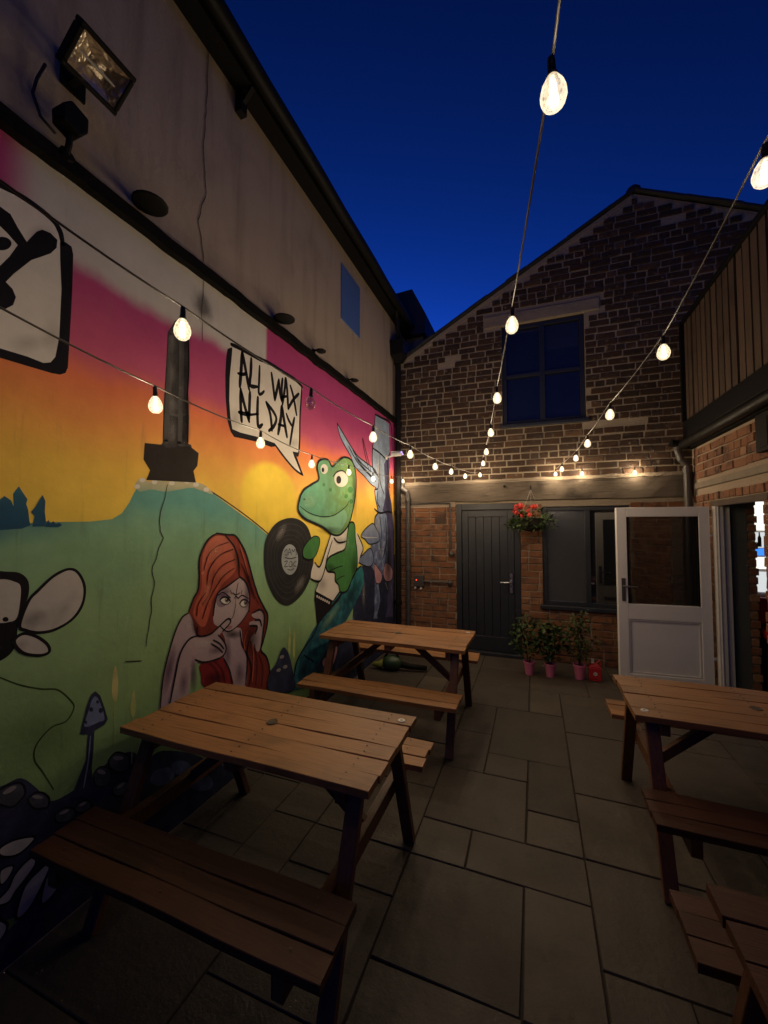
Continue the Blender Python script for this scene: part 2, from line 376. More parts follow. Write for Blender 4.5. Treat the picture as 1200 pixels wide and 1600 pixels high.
# uneven dark drip band between the render and the mural
m = MB(); N = 160
prof = []
for i in range(N+1):
    y = -2.6 + (YB+2.6)*i/N; w = .010*noise.noise((y*1.7, 3, 0)) + .012*noise.noise((y*6, 1, 0)) + .006*noise.noise((y*17, 1, 0)); prof.append((y, w))
for i in range(N):
    (ya, wa), (yb, wb) = prof[i], prof[i+1]
    vs = [(XL-.02, ya, 3.268+wa), (XL+.055, ya, 3.262+wa), (XL+.055, ya, 3.33+wa), (XL-.02, ya, 3.385+wa)] + [(XL-.02, yb, 3.268+wb), (XL+.055, yb, 3.262+wb), (XL+.055, yb, 3.33+wb), (XL-.02, yb, 3.385+wb)]
    m.add(vs, [(0, 1, 5, 4), (1, 2, 6, 5), (2, 3, 7, 6)])
M_band = plain('tarred_drip_band', (.006, .0055, .005), .8, spec=.08, var=.5, scale=8, bump=.6, bd=.01)
m.build('drip_band', M_band, LB)
m = MB(); m.box((XL-.3, 3.755, 3.99), (XL+.006, 4.245, 4.61)); m.build('blue_panel', M_bluepanel, LB, bevel=.003)
# eaves, gutter, roof slope, chimney-like dormer at the far end
m = MB(); m.box((XL-.5, -2.6, 4.80), (-1.80, YB+1.2, 4.90)); m.build('soffit', M_black, LB)
m = MB(); m.tube([(-1.745, y, 4.855 + .006*math.sin(y*5)) for y in [-2.6 + .4*i for i in range(22)]], .055, 10); m.build('gutter', M_blackpipe, LB, smooth=True)
for y in (2.14,):
    m = MB(); m.bar((XL-.01, y, 4.66), (-1.80, y, 4.80), .03, .02); m.box((-1.875, y-.03, 4.64), (-1.928, y+.03, 4.80)); m.build('gutter_bracket', M_blackpipe, LB)
m = MB(); m.prism([(-1.80, 4.895), (-1.78, 4.925), (-4.2, 6.55), (-4.2, 6.50)], 'y', -2.6, YB+1.2); m.build('roof', M_slate, LB)
m = MB(); m.prism([(-2.5, 4.8), (-1.565, 4.8), (-1.565, 5.13), (-1.78, 5.56), (-2.5, 5.52)], 'y', 5.95, 6.7); m.build('dormer', M_slate, LB)
m = MB(); m.box((-2.0, 6.05, 4.2), (-1.62, 6.6, 4.8)); m.build('dormer_wall', M_render, LB)

# ---- the painting, one flat painted figure per object, millimetres of paint on the wall
MURAL = {
 'painted_hill': [
  ('p','hill',0,[(-2.5,1.6),(-0.9,1.66),(0.896,1.709),(1.022,1.726),(1.224,1.732),(1.327,1.746),(1.375,1.776),(1.413,1.833),(1.436,1.884),(1.463,1.93),(1.607,1.963),(1.805,1.974),(1.931,1.943),(2.041,1.893),(2.206,1.815),(2.397,1.727),(2.718,1.547),(3.005,1.365),(3.602,1.052),(4.419,0.622),(5.329,0.206),(5.52,0.8),(5.52,0.006),(-2.5,0.006)]),
  ('s','hilledge',0.01,[(1.879,1.962),(2.041,1.902),(2.397,1.737),(2.809,1.506),(3.111,1.327)]),
  ('f','froth',0,[(1.442,1.928),(1.473,1.965),(1.517,1.953),(1.586,1.972),(1.635,1.963),(1.735,1.989),(1.804,1.982),(1.894,1.975),(1.974,1.922),(1.895,1.931),(1.805,1.947),(1.714,1.927),(1.62,1.907),(1.533,1.91),(1.467,1.894)]),
  ('f','white',0,[(1.468,1.921),(1.463,1.911),(1.449,1.907),(1.438,1.913),(1.438,1.923),(1.449,1.93),(1.462,1.929)]),
  ('f','white',0,[(1.497,1.958),(1.491,1.948),(1.477,1.944),(1.466,1.949),(1.465,1.959),(1.476,1.967),(1.49,1.966)]),
  ('f','white',0,[(1.569,1.956),(1.563,1.945),(1.548,1.941),(1.536,1.947),(1.536,1.957),(1.547,1.965),(1.562,1.964)]),
  ('f','white',0,[(1.68,1.96),(1.673,1.95),(1.657,1.946),(1.644,1.951),(1.644,1.962),(1.656,1.97),(1.673,1.97)]),
  ('f','white',0,[(1.788,1.984),(1.78,1.972),(1.763,1.968),(1.748,1.973),(1.748,1.985),(1.762,1.994),(1.78,1.993)]),
  ('f','white',0,[(1.856,1.972),(1.848,1.96),(1.829,1.955),(1.814,1.961),(1.814,1.973),(1.829,1.982),(1.847,1.981)]),
  ('f','white',0,[(1.938,1.947),(1.93,1.936),(1.91,1.931),(1.894,1.937),(1.894,1.949),(1.909,1.959),(1.929,1.958)]),
  ('s','faint',0.0066,[(0.914,1.127),(0.977,1.076),(1.051,1.032),(1.115,1.004),(1.167,0.938),(1.181,0.899),(1.152,0.856),(1.095,0.855),(1.043,0.81),(1.037,0.753),(1.069,0.684),(1.111,0.59)]),
  ('p','navy',0,[(-2.5,0.1),(0,0.13),(0.8,0.12),(1.5,0.22),(2.2,0.14),(3,0.2),(3.6,0.13),(4.4,0.22),(5.52,0.18),(5.52,0.006),(-2.5,0.006)]),
  ('p','navy',0,[(4.35,1),(4.7,1.3),(5.52,1.32),(5.52,0.006),(4.1,0.006),(4.15,0.5)]),
  ('b','softmint',0.35,[(1.968,1.478),(2.477,1.437),(2.421,1.297),(2.27,1.207),(2.074,1.183),(1.883,1.218),(1.731,1.296),(1.634,1.398),(1.599,1.509),(1.628,1.615),(1.72,1.702),(1.87,1.755),(2.06,1.76),(2.259,1.702),(2.415,1.586)]),
  ('b','softmint',0.3,[(1.384,1.463),(1.641,1.434),(1.617,1.299),(1.544,1.205),(1.444,1.171),(1.342,1.195),(1.256,1.268),(1.198,1.37),(1.176,1.486),(1.192,1.597),(1.243,1.688),(1.326,1.742),(1.428,1.744),(1.531,1.687),(1.609,1.575)]),
  ('b','softmint',0.3,[(2.815,1.143),(3.344,1.06),(3.287,0.912),(3.131,0.823),(2.926,0.806),(2.721,0.856),(2.554,0.954),(2.447,1.077),(2.408,1.207),(2.442,1.325),(2.545,1.416),(2.71,1.462),(2.915,1.448),(3.123,1.366),(3.282,1.226)]),
  ('b','softmint',0.2,[(1.173,1.601),(1.348,1.592),(1.33,1.539),(1.281,1.501),(1.213,1.485),(1.141,1.493),(1.081,1.52),(1.04,1.562),(1.025,1.609),(1.037,1.655),(1.075,1.692),(1.135,1.714),(1.206,1.714),(1.275,1.691),(1.327,1.647)]),
  ('b','softdark',0.2,[(1.049,0.842),(1.253,0.744),(1.233,0.679),(1.175,0.651),(1.096,0.664),(1.014,0.711),(0.946,0.777),(0.9,0.852),(0.883,0.922),(0.896,0.977),(0.938,1.009),(1.005,1.011),(1.086,0.979),(1.167,0.915),(1.229,0.83)]),
  ('b','softdark',0.2,[(2.918,0.638),(3.233,0.546),(3.202,0.404),(3.113,0.315),(2.989,0.297),(2.86,0.345),(2.75,0.446),(2.676,0.577),(2.649,0.716),(2.671,0.841),(2.741,0.931),(2.849,0.969),(2.978,0.943),(3.104,0.851),(3.198,0.708)]),
 ],
 'painted_trees': [
  ('p','treeblue',0,[(0.87,1.714),(0.874,1.787),(0.892,1.813),(0.905,1.827),(0.926,1.811),(0.935,1.789),(0.932,1.837),(0.941,1.855),(0.95,1.869),(0.962,1.848),(0.98,1.819),(0.976,1.8),(0.984,1.776),(0.989,1.733),(0.994,1.713),(0.964,1.699),(0.896,1.694),(0.871,1.69)]),
  ('p','treeblue',0,[(0.993,1.768),(1.008,1.79),(1.022,1.822),(1.032,1.841),(1.043,1.815),(1.042,1.77),(1.048,1.729),(1.045,1.71),(1,1.708),(1.006,1.751)]),
  ('p','treeblue',0,[(1.048,1.723),(1.056,1.736),(1.065,1.72),(1.074,1.732),(1.084,1.72),(1.099,1.725),(1.109,1.714),(1.093,1.705),(1.045,1.707)]),
 ],
 'painted_monument': [
  ('p','stone',0,[(1.613,2.812),(1.659,2.907),(1.748,2.95),(1.761,2.829),(1.757,2.593),(1.773,2.364),(1.77,2.208),(1.792,2.205),(1.803,2.169),(1.595,2.13),(1.584,2.163),(1.597,2.179),(1.597,2.39),(1.605,2.575)]),
  ('p','stonedark',0,[(1.489,2.155),(1.605,2.168),(1.614,2.152),(1.78,2.196),(1.849,2.165),(1.841,2.085),(1.812,2.049),(1.833,1.981),(1.502,1.958),(1.523,2.013),(1.484,2.065)]),
  ('s','stonelight',0.036,[(1.632,2.821),(1.626,2.521),(1.618,2.189)]),
  ('s','stonelight',0.036,[(1.703,2.906),(1.71,2.55),(1.707,2.195)]),
  ('s','ink',0.01,[(1.745,2.94),(1.761,2.698),(1.755,2.436),(1.767,2.22)]),
  ('s','stonelight',0.016,[(1.631,2.351),(1.703,2.36),(1.747,2.383)]),
  ('b','softlight',0.16,[(1.641,2.775),(1.672,2.789),(1.67,2.75),(1.662,2.716),(1.65,2.694),(1.636,2.688),(1.623,2.699),(1.614,2.726),(1.61,2.761),(1.612,2.8),(1.62,2.834),(1.632,2.856),(1.646,2.863),(1.659,2.852),(1.668,2.826)]),
  ('b','softdark',0.5,[(1.736,2.818),(1.777,2.837),(1.774,2.784),(1.763,2.738),(1.748,2.709),(1.73,2.702),(1.714,2.718),(1.702,2.753),(1.697,2.801),(1.7,2.852),(1.709,2.897),(1.725,2.927),(1.742,2.936),(1.759,2.921),(1.771,2.886)]),
  ('b','softlight',0.16,[(1.646,2.59),(1.677,2.602),(1.675,2.563),(1.667,2.529),(1.655,2.508),(1.641,2.504),(1.628,2.516),(1.619,2.543),(1.615,2.579),(1.617,2.617),(1.625,2.65),(1.637,2.671),(1.65,2.677),(1.663,2.665),(1.673,2.639)]),
  ('b','softdark',0.5,[(1.741,2.626),(1.781,2.641),(1.779,2.589),(1.768,2.544),(1.753,2.516),(1.735,2.51),(1.719,2.527),(1.707,2.563),(1.702,2.611),(1.705,2.662),(1.714,2.706),(1.729,2.735),(1.747,2.742),(1.764,2.726),(1.776,2.69)]),
  ('b','softlight',0.16,[(1.651,2.405),(1.682,2.415),(1.68,2.376),(1.672,2.344),(1.66,2.323),(1.646,2.32),(1.633,2.333),(1.624,2.36),(1.62,2.396),(1.622,2.434),(1.63,2.467),(1.641,2.487),(1.655,2.492),(1.668,2.479),(1.678,2.452)]),
  ('b','softdark',0.5,[(1.746,2.434),(1.786,2.446),(1.784,2.394),(1.773,2.35),(1.758,2.324),(1.74,2.319),(1.724,2.337),(1.712,2.374),(1.707,2.422),(1.709,2.473),(1.719,2.516),(1.734,2.543),(1.752,2.549),(1.769,2.532),(1.781,2.495)]),
  ('b','softlight',0.16,[(1.654,2.258),(1.686,2.266),(1.684,2.227),(1.676,2.195),(1.664,2.176),(1.65,2.173),(1.637,2.187),(1.628,2.215),(1.624,2.251),(1.626,2.289),(1.633,2.32),(1.645,2.34),(1.659,2.344),(1.672,2.33),(1.682,2.303)]),
  ('b','softdark',0.5,[(1.75,2.281),(1.79,2.29),(1.788,2.239),(1.777,2.196),(1.762,2.17),(1.744,2.167),(1.728,2.186),(1.716,2.223),(1.711,2.271),(1.713,2.321),(1.723,2.364),(1.738,2.39),(1.756,2.395),(1.773,2.377),(1.785,2.34)]),
 ],
 'painted_speech_bubble': [
  ('p','white',0,[(2.102,2.94),(2.123,2.97),(2.219,2.982),(2.391,2.989),(2.54,3.004),(2.703,3.002),(2.897,3.001),(3.009,2.973),(2.977,2.759),(2.974,2.521),(2.955,2.36),(2.881,2.355),(2.95,2.297),(3.022,2.178),(2.896,2.204),(2.74,2.292),(2.62,2.364),(2.466,2.375),(2.287,2.376),(2.153,2.364),(2.119,2.386),(2.092,2.477),(2.088,2.627),(2.089,2.779)]),
  ('s','ink',0.0325,[(2.114,2.967),(2.219,2.979),(2.391,2.986),(2.54,3.001),(2.703,2.999),(2.897,2.998),(3.002,2.971)]),
  ('s','ink',0.024,[(2.995,2.969),(2.983,2.841),(2.969,2.678),(2.967,2.48),(2.955,2.368)]),
  ('p','ink',0,[(2.078,2.921),(2.123,2.953),(2.12,2.896),(2.103,2.735),(2.102,2.57),(2.117,2.453),(2.136,2.384),(2.214,2.378),(2.384,2.387),(2.608,2.383),(2.643,2.365),(2.564,2.343),(2.384,2.348),(2.242,2.34),(2.154,2.333),(2.119,2.362),(2.089,2.427),(2.066,2.589),(2.061,2.738),(2.067,2.861)]),
  ('s','ink',0.02,[(2.608,2.376),(2.74,2.292),(2.896,2.212),(3.022,2.178)]),
  ('p','ink',0,[(2.86,2.362),(2.962,2.369),(2.949,2.332),(2.922,2.327),(3.036,2.176),(3.001,2.179),(2.922,2.277),(2.881,2.324)]),
  ('s','ink',0.031,[(2.219,2.956),(2.213,2.826),(2.202,2.702)]),
  ('s','ink',0.031,[(2.224,2.958),(2.258,2.85),(2.299,2.715)]),
  ('s','ink',0.0248,[(2.183,2.79),(2.232,2.802),(2.264,2.82)]),
  ('s','ink',0.031,[(2.318,2.952),(2.315,2.846),(2.308,2.751),(2.386,2.765)]),
  ('s','ink',0.0248,[(2.413,2.933),(2.41,2.834),(2.407,2.725),(2.438,2.728),(2.469,2.758)]),
  ('s','ink',0.031,[(2.558,2.933),(2.582,2.832),(2.604,2.731)]),
  ('s','ink',0.031,[(2.604,2.731),(2.634,2.835),(2.656,2.915)]),
  ('s','ink',0.031,[(2.656,2.915),(2.67,2.818),(2.695,2.752)]),
  ('s','ink',0.031,[(2.695,2.752),(2.694,2.855),(2.704,2.94)]),
  ('s','ink',0.031,[(2.747,2.959),(2.736,2.862),(2.708,2.727)]),
  ('s','ink',0.031,[(2.753,2.961),(2.774,2.852),(2.789,2.713)]),
  ('s','ink',0.031,[(2.707,2.786),(2.762,2.811)]),
  ('s','ink',0.031,[(2.818,2.92),(2.866,2.836),(2.915,2.695)]),
  ('s','ink',0.031,[(2.947,2.893),(2.86,2.811),(2.789,2.713)]),
  ('s','ink',0.031,[(2.212,2.689),(2.214,2.573),(2.226,2.46)]),
  ('s','ink',0.031,[(2.212,2.686),(2.25,2.59),(2.304,2.48)]),
  ('s','ink',0.031,[(2.198,2.518),(2.265,2.524),(2.312,2.537)]),
  ('s','ink',0.031,[(2.309,2.699),(2.306,2.613),(2.302,2.489)]),
  ('s','ink',0.0248,[(2.312,2.531),(2.405,2.563)]),
  ('s','ink',0.031,[(2.398,2.688),(2.395,2.573),(2.407,2.469),(2.453,2.494)]),
  ('s','ink',0.031,[(2.497,2.681),(2.548,2.602),(2.572,2.478)]),
  ('s','ink',0.031,[(2.497,2.681),(2.592,2.628),(2.627,2.581),(2.594,2.515),(2.534,2.465)]),
  ('s','ink',0.0372,[(2.696,2.705),(2.686,2.603),(2.653,2.468)]),
  ('s','ink',0.0372,[(2.702,2.707),(2.728,2.614),(2.775,2.47)]),
  ('s','ink',0.031,[(2.657,2.545),(2.748,2.553)]),
  ('s','ink',0.031,[(2.765,2.661),(2.798,2.618),(2.85,2.578)]),
  ('s','ink',0.031,[(2.882,2.659),(2.857,2.572),(2.82,2.415)]),
  ('b','softdark',0.22,[(2.16,2.464),(2.221,2.48),(2.216,2.435),(2.199,2.396),(2.175,2.372),(2.148,2.365),(2.124,2.379),(2.107,2.408),(2.101,2.449),(2.106,2.492),(2.121,2.53),(2.144,2.556),(2.171,2.564),(2.196,2.552),(2.214,2.522)]),
  ('b','softdark',0.22,[(2.866,2.436),(2.989,2.461),(2.977,2.435),(2.942,2.409),(2.893,2.389),(2.84,2.379),(2.794,2.38),(2.762,2.392),(2.751,2.412),(2.761,2.437),(2.792,2.462),(2.839,2.482),(2.892,2.494),(2.941,2.494),(2.976,2.482)]),
  ('b','softdark',0.22,[(2.941,2.828),(2.997,2.845),(2.993,2.774),(2.978,2.715),(2.956,2.678),(2.931,2.672),(2.909,2.696),(2.893,2.746),(2.886,2.811),(2.891,2.88),(2.905,2.939),(2.926,2.977),(2.951,2.985),(2.974,2.962),(2.99,2.912)]),
 ],
 'painted_speech_bubble_large': [
  ('p','white',0,[(0.636,2.995),(0.853,3.039),(0.918,3.051),(0.989,3.047),(1.04,3.032),(1.073,2.976),(1.091,2.938),(1.096,2.767),(1.096,2.582),(1.085,2.43),(1.049,2.392),(0.962,2.386),(0.874,2.383),(0.657,2.375)]),
  ('s','ink',0.024,[(0.636,3.004),(0.853,3.042),(0.909,3.05),(0.979,3.048),(1.035,3.034),(1.062,3.005),(1.074,2.958)]),
  ('p','ink',0,[(1.063,2.957),(1.084,2.973),(1.109,2.97),(1.117,2.937),(1.118,2.78),(1.115,2.591),(1.111,2.416),(1.102,2.388),(1.081,2.373),(1.05,2.368),(0.962,2.365),(0.875,2.363),(0.657,2.361),(0.656,2.393),(0.873,2.4),(0.961,2.404),(1.019,2.4),(1.044,2.413),(1.061,2.444),(1.073,2.54),(1.074,2.632),(1.075,2.755),(1.066,2.885)]),
  ('p','ink',0,[(0.777,2.928),(0.831,2.95),(0.855,2.956),(0.888,2.951),(0.913,2.914),(0.944,2.876),(0.977,2.944),(0.996,2.966),(1.026,2.973),(1.053,2.961),(1.051,2.924),(1.029,2.884),(0.962,2.811),(0.906,2.718),(0.882,2.67),(0.904,2.655),(0.916,2.628),(0.908,2.591),(0.885,2.563),(0.836,2.531),(0.788,2.587),(0.824,2.662),(0.863,2.724),(0.891,2.78),(0.915,2.842),(0.884,2.865),(0.858,2.879),(0.818,2.86)]),
  ('f','ink',0,[(0.895,2.834),(0.891,2.818),(0.881,2.801),(0.867,2.788),(0.853,2.782),(0.843,2.785),(0.839,2.795),(0.842,2.811),(0.852,2.828),(0.865,2.841),(0.88,2.848),(0.891,2.845)]),
  ('b','softdark',0.22,[(1.045,2.527),(1.092,2.549),(1.088,2.505),(1.076,2.466),(1.058,2.44),(1.038,2.431),(1.019,2.442),(1.006,2.469),(1.001,2.507),(1.004,2.549),(1.015,2.587),(1.032,2.614),(1.052,2.624),(1.072,2.616),(1.086,2.589)]),
  ('b','softdark',0.22,[(0.96,2.459),(1.036,2.493),(1.029,2.469),(1.008,2.444),(0.977,2.422),(0.945,2.408),(0.916,2.405),(0.897,2.412),(0.889,2.428),(0.895,2.449),(0.914,2.473),(0.942,2.495),(0.975,2.51),(1.005,2.516),(1.027,2.51)]),
  ('b','softdark',0.22,[(0.992,2.942),(1.052,2.985),(1.046,2.958),(1.03,2.927),(1.007,2.9),(0.981,2.883),(0.958,2.877),(0.942,2.884),(0.936,2.902),(0.941,2.928),(0.956,2.957),(0.978,2.984),(1.003,3.003),(1.028,3.011),(1.045,3.004)]),
 ],
 'painted_woman': [
  ('f','skinshade',0,[(1.781,1.198),(1.824,1.176),(1.863,1.107),(1.87,1.053),(1.806,1.044),(1.756,0.991),(1.719,0.887),(1.69,0.712),(1.612,0.717),(1.62,0.764),(1.635,0.876),(1.668,1.008),(1.713,1.117)]),
  ('f','hair',0,[(2.007,1.667),(2.111,1.656),(2.165,1.65),(2.223,1.604),(2.284,1.52),(2.324,1.424),(2.373,1.304),(2.432,1.19),(2.501,1.092),(2.54,1.029),(2.53,0.944),(2.489,0.846),(2.465,0.788),(2.534,0.714),(2.572,0.604),(2.557,0.468),(2.274,0.593),(2.241,0.813),(2.075,0.956),(1.927,1.021),(1.859,1.056),(1.824,1.159),(1.802,1.206),(1.832,1.278),(1.866,1.325),(1.872,1.412),(1.87,1.509),(1.902,1.587),(1.947,1.64)]),
  ('f','hairlight',0,[(2.008,1.653),(2.111,1.636),(2.181,1.565),(2.205,1.465),(2.171,1.398),(2.066,1.334),(1.987,1.252),(1.959,1.167),(1.925,1.093),(1.869,1.115),(1.829,1.192),(1.854,1.266),(1.888,1.322),(1.889,1.428),(1.892,1.516),(1.93,1.604)]),
  ('f','skinshade',0,[(2.073,1.031),(2.18,1.02),(2.251,0.994),(2.268,0.885),(2.315,0.781),(2.304,0.577),(2.175,0.625),(2.145,0.736),(2.09,0.839),(2.101,0.949)]),
  ('f','skin',0,[(2.228,1.362),(2.288,1.315),(2.328,1.217),(2.323,1.115),(2.264,1.056),(2.18,1.015),(2.112,1.014),(2.034,1.064),(1.996,1.095),(1.989,1.161),(2.005,1.231),(2.029,1.283),(2.099,1.31),(2.172,1.339)]),
  ('f','top',0,[(1.978,0.864),(2.077,0.857),(2.145,0.746),(2.168,0.628),(1.935,0.714),(1.899,0.801),(1.891,0.865)]),
  ('f','skin',0,[(1.806,1.04),(1.87,1.045),(1.962,1.031),(2.034,1.059),(2.097,1.087),(2.144,1.067),(2.125,1.038),(2.073,1.022),(2.048,0.998),(2.094,0.946),(2.108,0.9),(2.083,0.864),(1.978,0.862),(1.874,0.883),(1.837,0.856),(1.818,0.787),(1.804,0.699),(1.676,0.718),(1.71,0.849),(1.741,0.978)]),
  ('f','skin',0,[(2.362,1.076),(2.451,1.09),(2.499,1.038),(2.49,0.953),(2.472,0.85),(2.432,0.787),(2.351,0.893),(2.392,0.934),(2.423,0.974),(2.344,1),(2.337,1.022),(2.395,1.026),(2.444,1.019),(2.379,1.05)]),
  ('f','eyeshade',0,[(2.017,1.257),(2.048,1.27),(2.094,1.254),(2.068,1.22),(2.095,1.187),(2.044,1.187),(2.015,1.22)]),
  ('f','white',0,[(2.043,1.232),(2.07,1.246),(2.11,1.238),(2.14,1.206),(2.111,1.194),(2.071,1.205)]),
  ('f','iris',0,[(2.127,1.218),(2.124,1.208),(2.114,1.204),(2.102,1.206),(2.092,1.214),(2.088,1.224),(2.091,1.234),(2.101,1.238),(2.113,1.236),(2.123,1.229)]),
  ('f','ink',0,[(2.117,1.22),(2.114,1.214),(2.108,1.212),(2.101,1.216),(2.098,1.223),(2.101,1.228),(2.107,1.23),(2.114,1.226)]),
  ('f','white',0,[(2.106,1.227),(2.104,1.225),(2.1,1.226),(2.098,1.228),(2.1,1.231),(2.104,1.23)]),
  ('s','ink',0.0128,[(2.043,1.232),(2.07,1.246),(2.11,1.238),(2.14,1.206)]),
  ('s','ink',0.0056,[(2.14,1.206),(2.111,1.194),(2.071,1.205),(2.043,1.232)]),
  ('s','ink',0.009,[(2.027,1.266),(2.07,1.278),(2.139,1.231)]),
  ('f','white',0,[(2.23,1.177),(2.255,1.196),(2.294,1.192),(2.322,1.169),(2.304,1.145),(2.256,1.15)]),
  ('f','iris',0,[(2.317,1.167),(2.313,1.157),(2.302,1.152),(2.288,1.155),(2.276,1.164),(2.272,1.175),(2.276,1.185),(2.287,1.19),(2.301,1.188),(2.313,1.179)]),
  ('f','ink',0,[(2.305,1.169),(2.302,1.163),(2.295,1.162),(2.287,1.166),(2.284,1.173),(2.287,1.179),(2.294,1.18),(2.302,1.176)]),
  ('f','white',0,[(2.293,1.178),(2.291,1.175),(2.286,1.176),(2.284,1.179),(2.286,1.181),(2.29,1.181)]),
  ('s','ink',0.0128,[(2.23,1.177),(2.255,1.196),(2.294,1.192),(2.322,1.169)]),
  ('s','ink',0.0056,[(2.322,1.169),(2.304,1.145),(2.256,1.15),(2.23,1.177)]),
  ('s','ink',0.009,[(2.212,1.213),(2.255,1.23),(2.321,1.195)]),
  ('s','ink',0.006,[(2.212,1.325),(2.199,1.277),(2.192,1.219)]),
  ('s','ink',0.0075,[(2.16,1.263),(2.191,1.243),(2.231,1.252)]),
  ('s','ink',0.0075,[(2.175,1.221),(2.192,1.233),(2.215,1.215)]),
  ('s','ink',0.006,[(2.193,1.179),(2.19,1.155)]),
  ('s','ink',0.006,[(2.139,1.28),(2.154,1.254)]),
  ('s','ink',0.0075,[(2.252,1.264),(2.243,1.242)]),
  ('s','ink',0.0052,[(2.192,1.219),(2.182,1.142),(2.164,1.097),(2.144,1.089),(2.123,1.1)]),
  ('f','lip',0,[(2.098,1.044),(2.131,1.048),(2.166,1.033),(2.139,1.02)]),
  ('s','ink',0.008,[(2.047,1.065),(2.112,1.014),(2.18,1.015),(2.264,1.056),(2.326,1.114)]),
  ('s','ink',0.012,[(2.007,1.669),(1.947,1.64),(1.9,1.587),(1.868,1.509),(1.87,1.412),(1.863,1.325),(1.83,1.278),(1.797,1.207)]),
  ('s','ink',0.015,[(2.007,1.669),(2.111,1.658),(2.172,1.652),(2.226,1.604),(2.287,1.52),(2.329,1.424),(2.378,1.303),(2.435,1.189),(2.505,1.091),(2.544,1.029),(2.533,0.943),(2.492,0.845),(2.468,0.787),(2.538,0.713),(2.575,0.603),(2.56,0.478)]),
  ('s','ink',0.009,[(1.797,1.199),(1.751,1.183),(1.708,1.118),(1.664,1.001),(1.63,0.869),(1.617,0.711)]),
  ('s','ink',0.012,[(1.87,1.046),(1.801,1.041),(1.741,0.974),(1.71,0.858),(1.68,0.724)]),
  ('s','ink',0.012,[(1.863,1.098),(1.87,1.045),(1.962,1.031),(2.034,1.059),(2.117,1.095),(2.144,1.067),(2.073,1.022)]),
  ('s','ink',0.012,[(1.852,0.907),(1.908,0.875),(1.99,0.859),(2.077,0.862),(2.108,0.9),(2.087,0.952),(2.035,1.008)]),
  ('s','ink',0.012,[(1.993,0.987),(2.049,0.949),(2.086,0.906)]),
  ('s','ink',0.012,[(1.975,0.969),(2.037,0.924),(2.076,0.885)]),
  ('s','ink',0.012,[(2.084,1.651),(2.167,1.576),(2.212,1.474),(2.221,1.373)]),
  ('s','ink',0.012,[(2.228,1.362),(2.172,1.339),(2.099,1.31),(2.029,1.283),(2,1.214),(1.989,1.142)]),
  ('s','ink',0.015,[(2.228,1.362),(2.291,1.314),(2.333,1.216),(2.326,1.104)]),
  ('s','ink',0.015,[(2.37,1.085),(2.454,1.092),(2.502,1.037),(2.491,0.932),(2.465,0.788)]),
  ('s','ink',0.015,[(2.395,1.026),(2.449,1.016),(2.47,0.969)]),
  ('s','ink',0.015,[(2.344,0.998),(2.42,0.975),(2.397,0.928)]),
  ('s','ink',0.012,[(2.237,0.992),(2.261,0.887),(2.315,0.781),(2.304,0.593)]),
  ('s','ink',0.012,[(2.09,0.839),(2.145,0.741),(2.172,0.641)]),
  ('s','ink',0.015,[(2.328,0.889),(2.314,0.811),(2.363,0.694),(2.342,0.579)]),
  ('s','hairdark',0.0088,[(2.112,1.607),(2.009,1.583),(1.938,1.531),(1.905,1.444)]),
  ('s','hairdark',0.011,[(2.154,1.557),(2.036,1.525),(1.952,1.448),(1.931,1.351)]),
  ('s','hairdark',0.0088,[(2.176,1.487),(2.063,1.457),(1.989,1.39),(1.956,1.294),(1.899,1.231)]),
  ('s','hairdark',0.0088,[(2.17,1.428),(2.077,1.389),(2.015,1.331),(1.945,1.241),(1.901,1.143)]),
  ('s','hairdark',0.0088,[(1.92,1.299),(1.865,1.237),(1.856,1.17)]),
  ('s','hairdark',0.0088,[(2.224,1.553),(2.286,1.427),(2.35,1.276),(2.433,1.136)]),
  ('s','hairdark',0.011,[(2.241,1.452),(2.318,1.321),(2.384,1.187)]),
  ('s','hairdark',0.011,[(1.954,0.862),(2.028,0.784),(2.056,0.683)]),
  ('s','hairdark',0.0088,[(2.015,0.844),(2.079,0.768),(2.107,0.664)]),
  ('s','hairdark',0.011,[(2.391,0.851),(2.426,0.705),(2.413,0.553)]),
  ('s','hairdark',0.011,[(2.441,0.774),(2.493,0.652),(2.479,0.518)]),
  ('s','hairlight',0.011,[(2.359,0.881),(2.384,0.77),(2.373,0.588)]),
  ('s','hairlight',0.0088,[(2.224,1.584),(2.27,1.48),(2.318,1.363)]),
  ('s','hairlight',0.0088,[(2.311,0.964),(2.282,0.901),(2.291,0.838)]),
  ('b','softviolet',0.75,[(1.671,0.911),(1.706,0.893),(1.688,0.832),(1.667,0.787),(1.646,0.767),(1.631,0.776),(1.624,0.811),(1.625,0.865),(1.636,0.928),(1.653,0.989),(1.675,1.036),(1.696,1.058),(1.712,1.051),(1.72,1.016),(1.718,0.959)]),
  ('b','softviolet',0.8,[(1.843,0.82),(1.876,0.809),(1.874,0.757),(1.866,0.718),(1.853,0.7),(1.839,0.706),(1.825,0.734),(1.816,0.778),(1.811,0.831),(1.813,0.882),(1.821,0.921),(1.833,0.94),(1.848,0.936),(1.861,0.908),(1.872,0.863)]),
  ('b','softdark',0.7,[(2.167,0.982),(2.274,0.955),(2.263,0.943),(2.233,0.939),(2.191,0.943),(2.145,0.955),(2.104,0.972),(2.077,0.99),(2.067,1.006),(2.076,1.018),(2.103,1.023),(2.143,1.019),(2.189,1.009),(2.232,0.992),(2.262,0.973)]),
  ('b','softviolet',0.6,[(2.122,0.867),(2.163,0.855),(2.16,0.802),(2.15,0.762),(2.134,0.743),(2.116,0.749),(2.1,0.778),(2.088,0.824),(2.083,0.879),(2.085,0.931),(2.095,0.971),(2.111,0.991),(2.128,0.986),(2.145,0.958),(2.157,0.911)]),
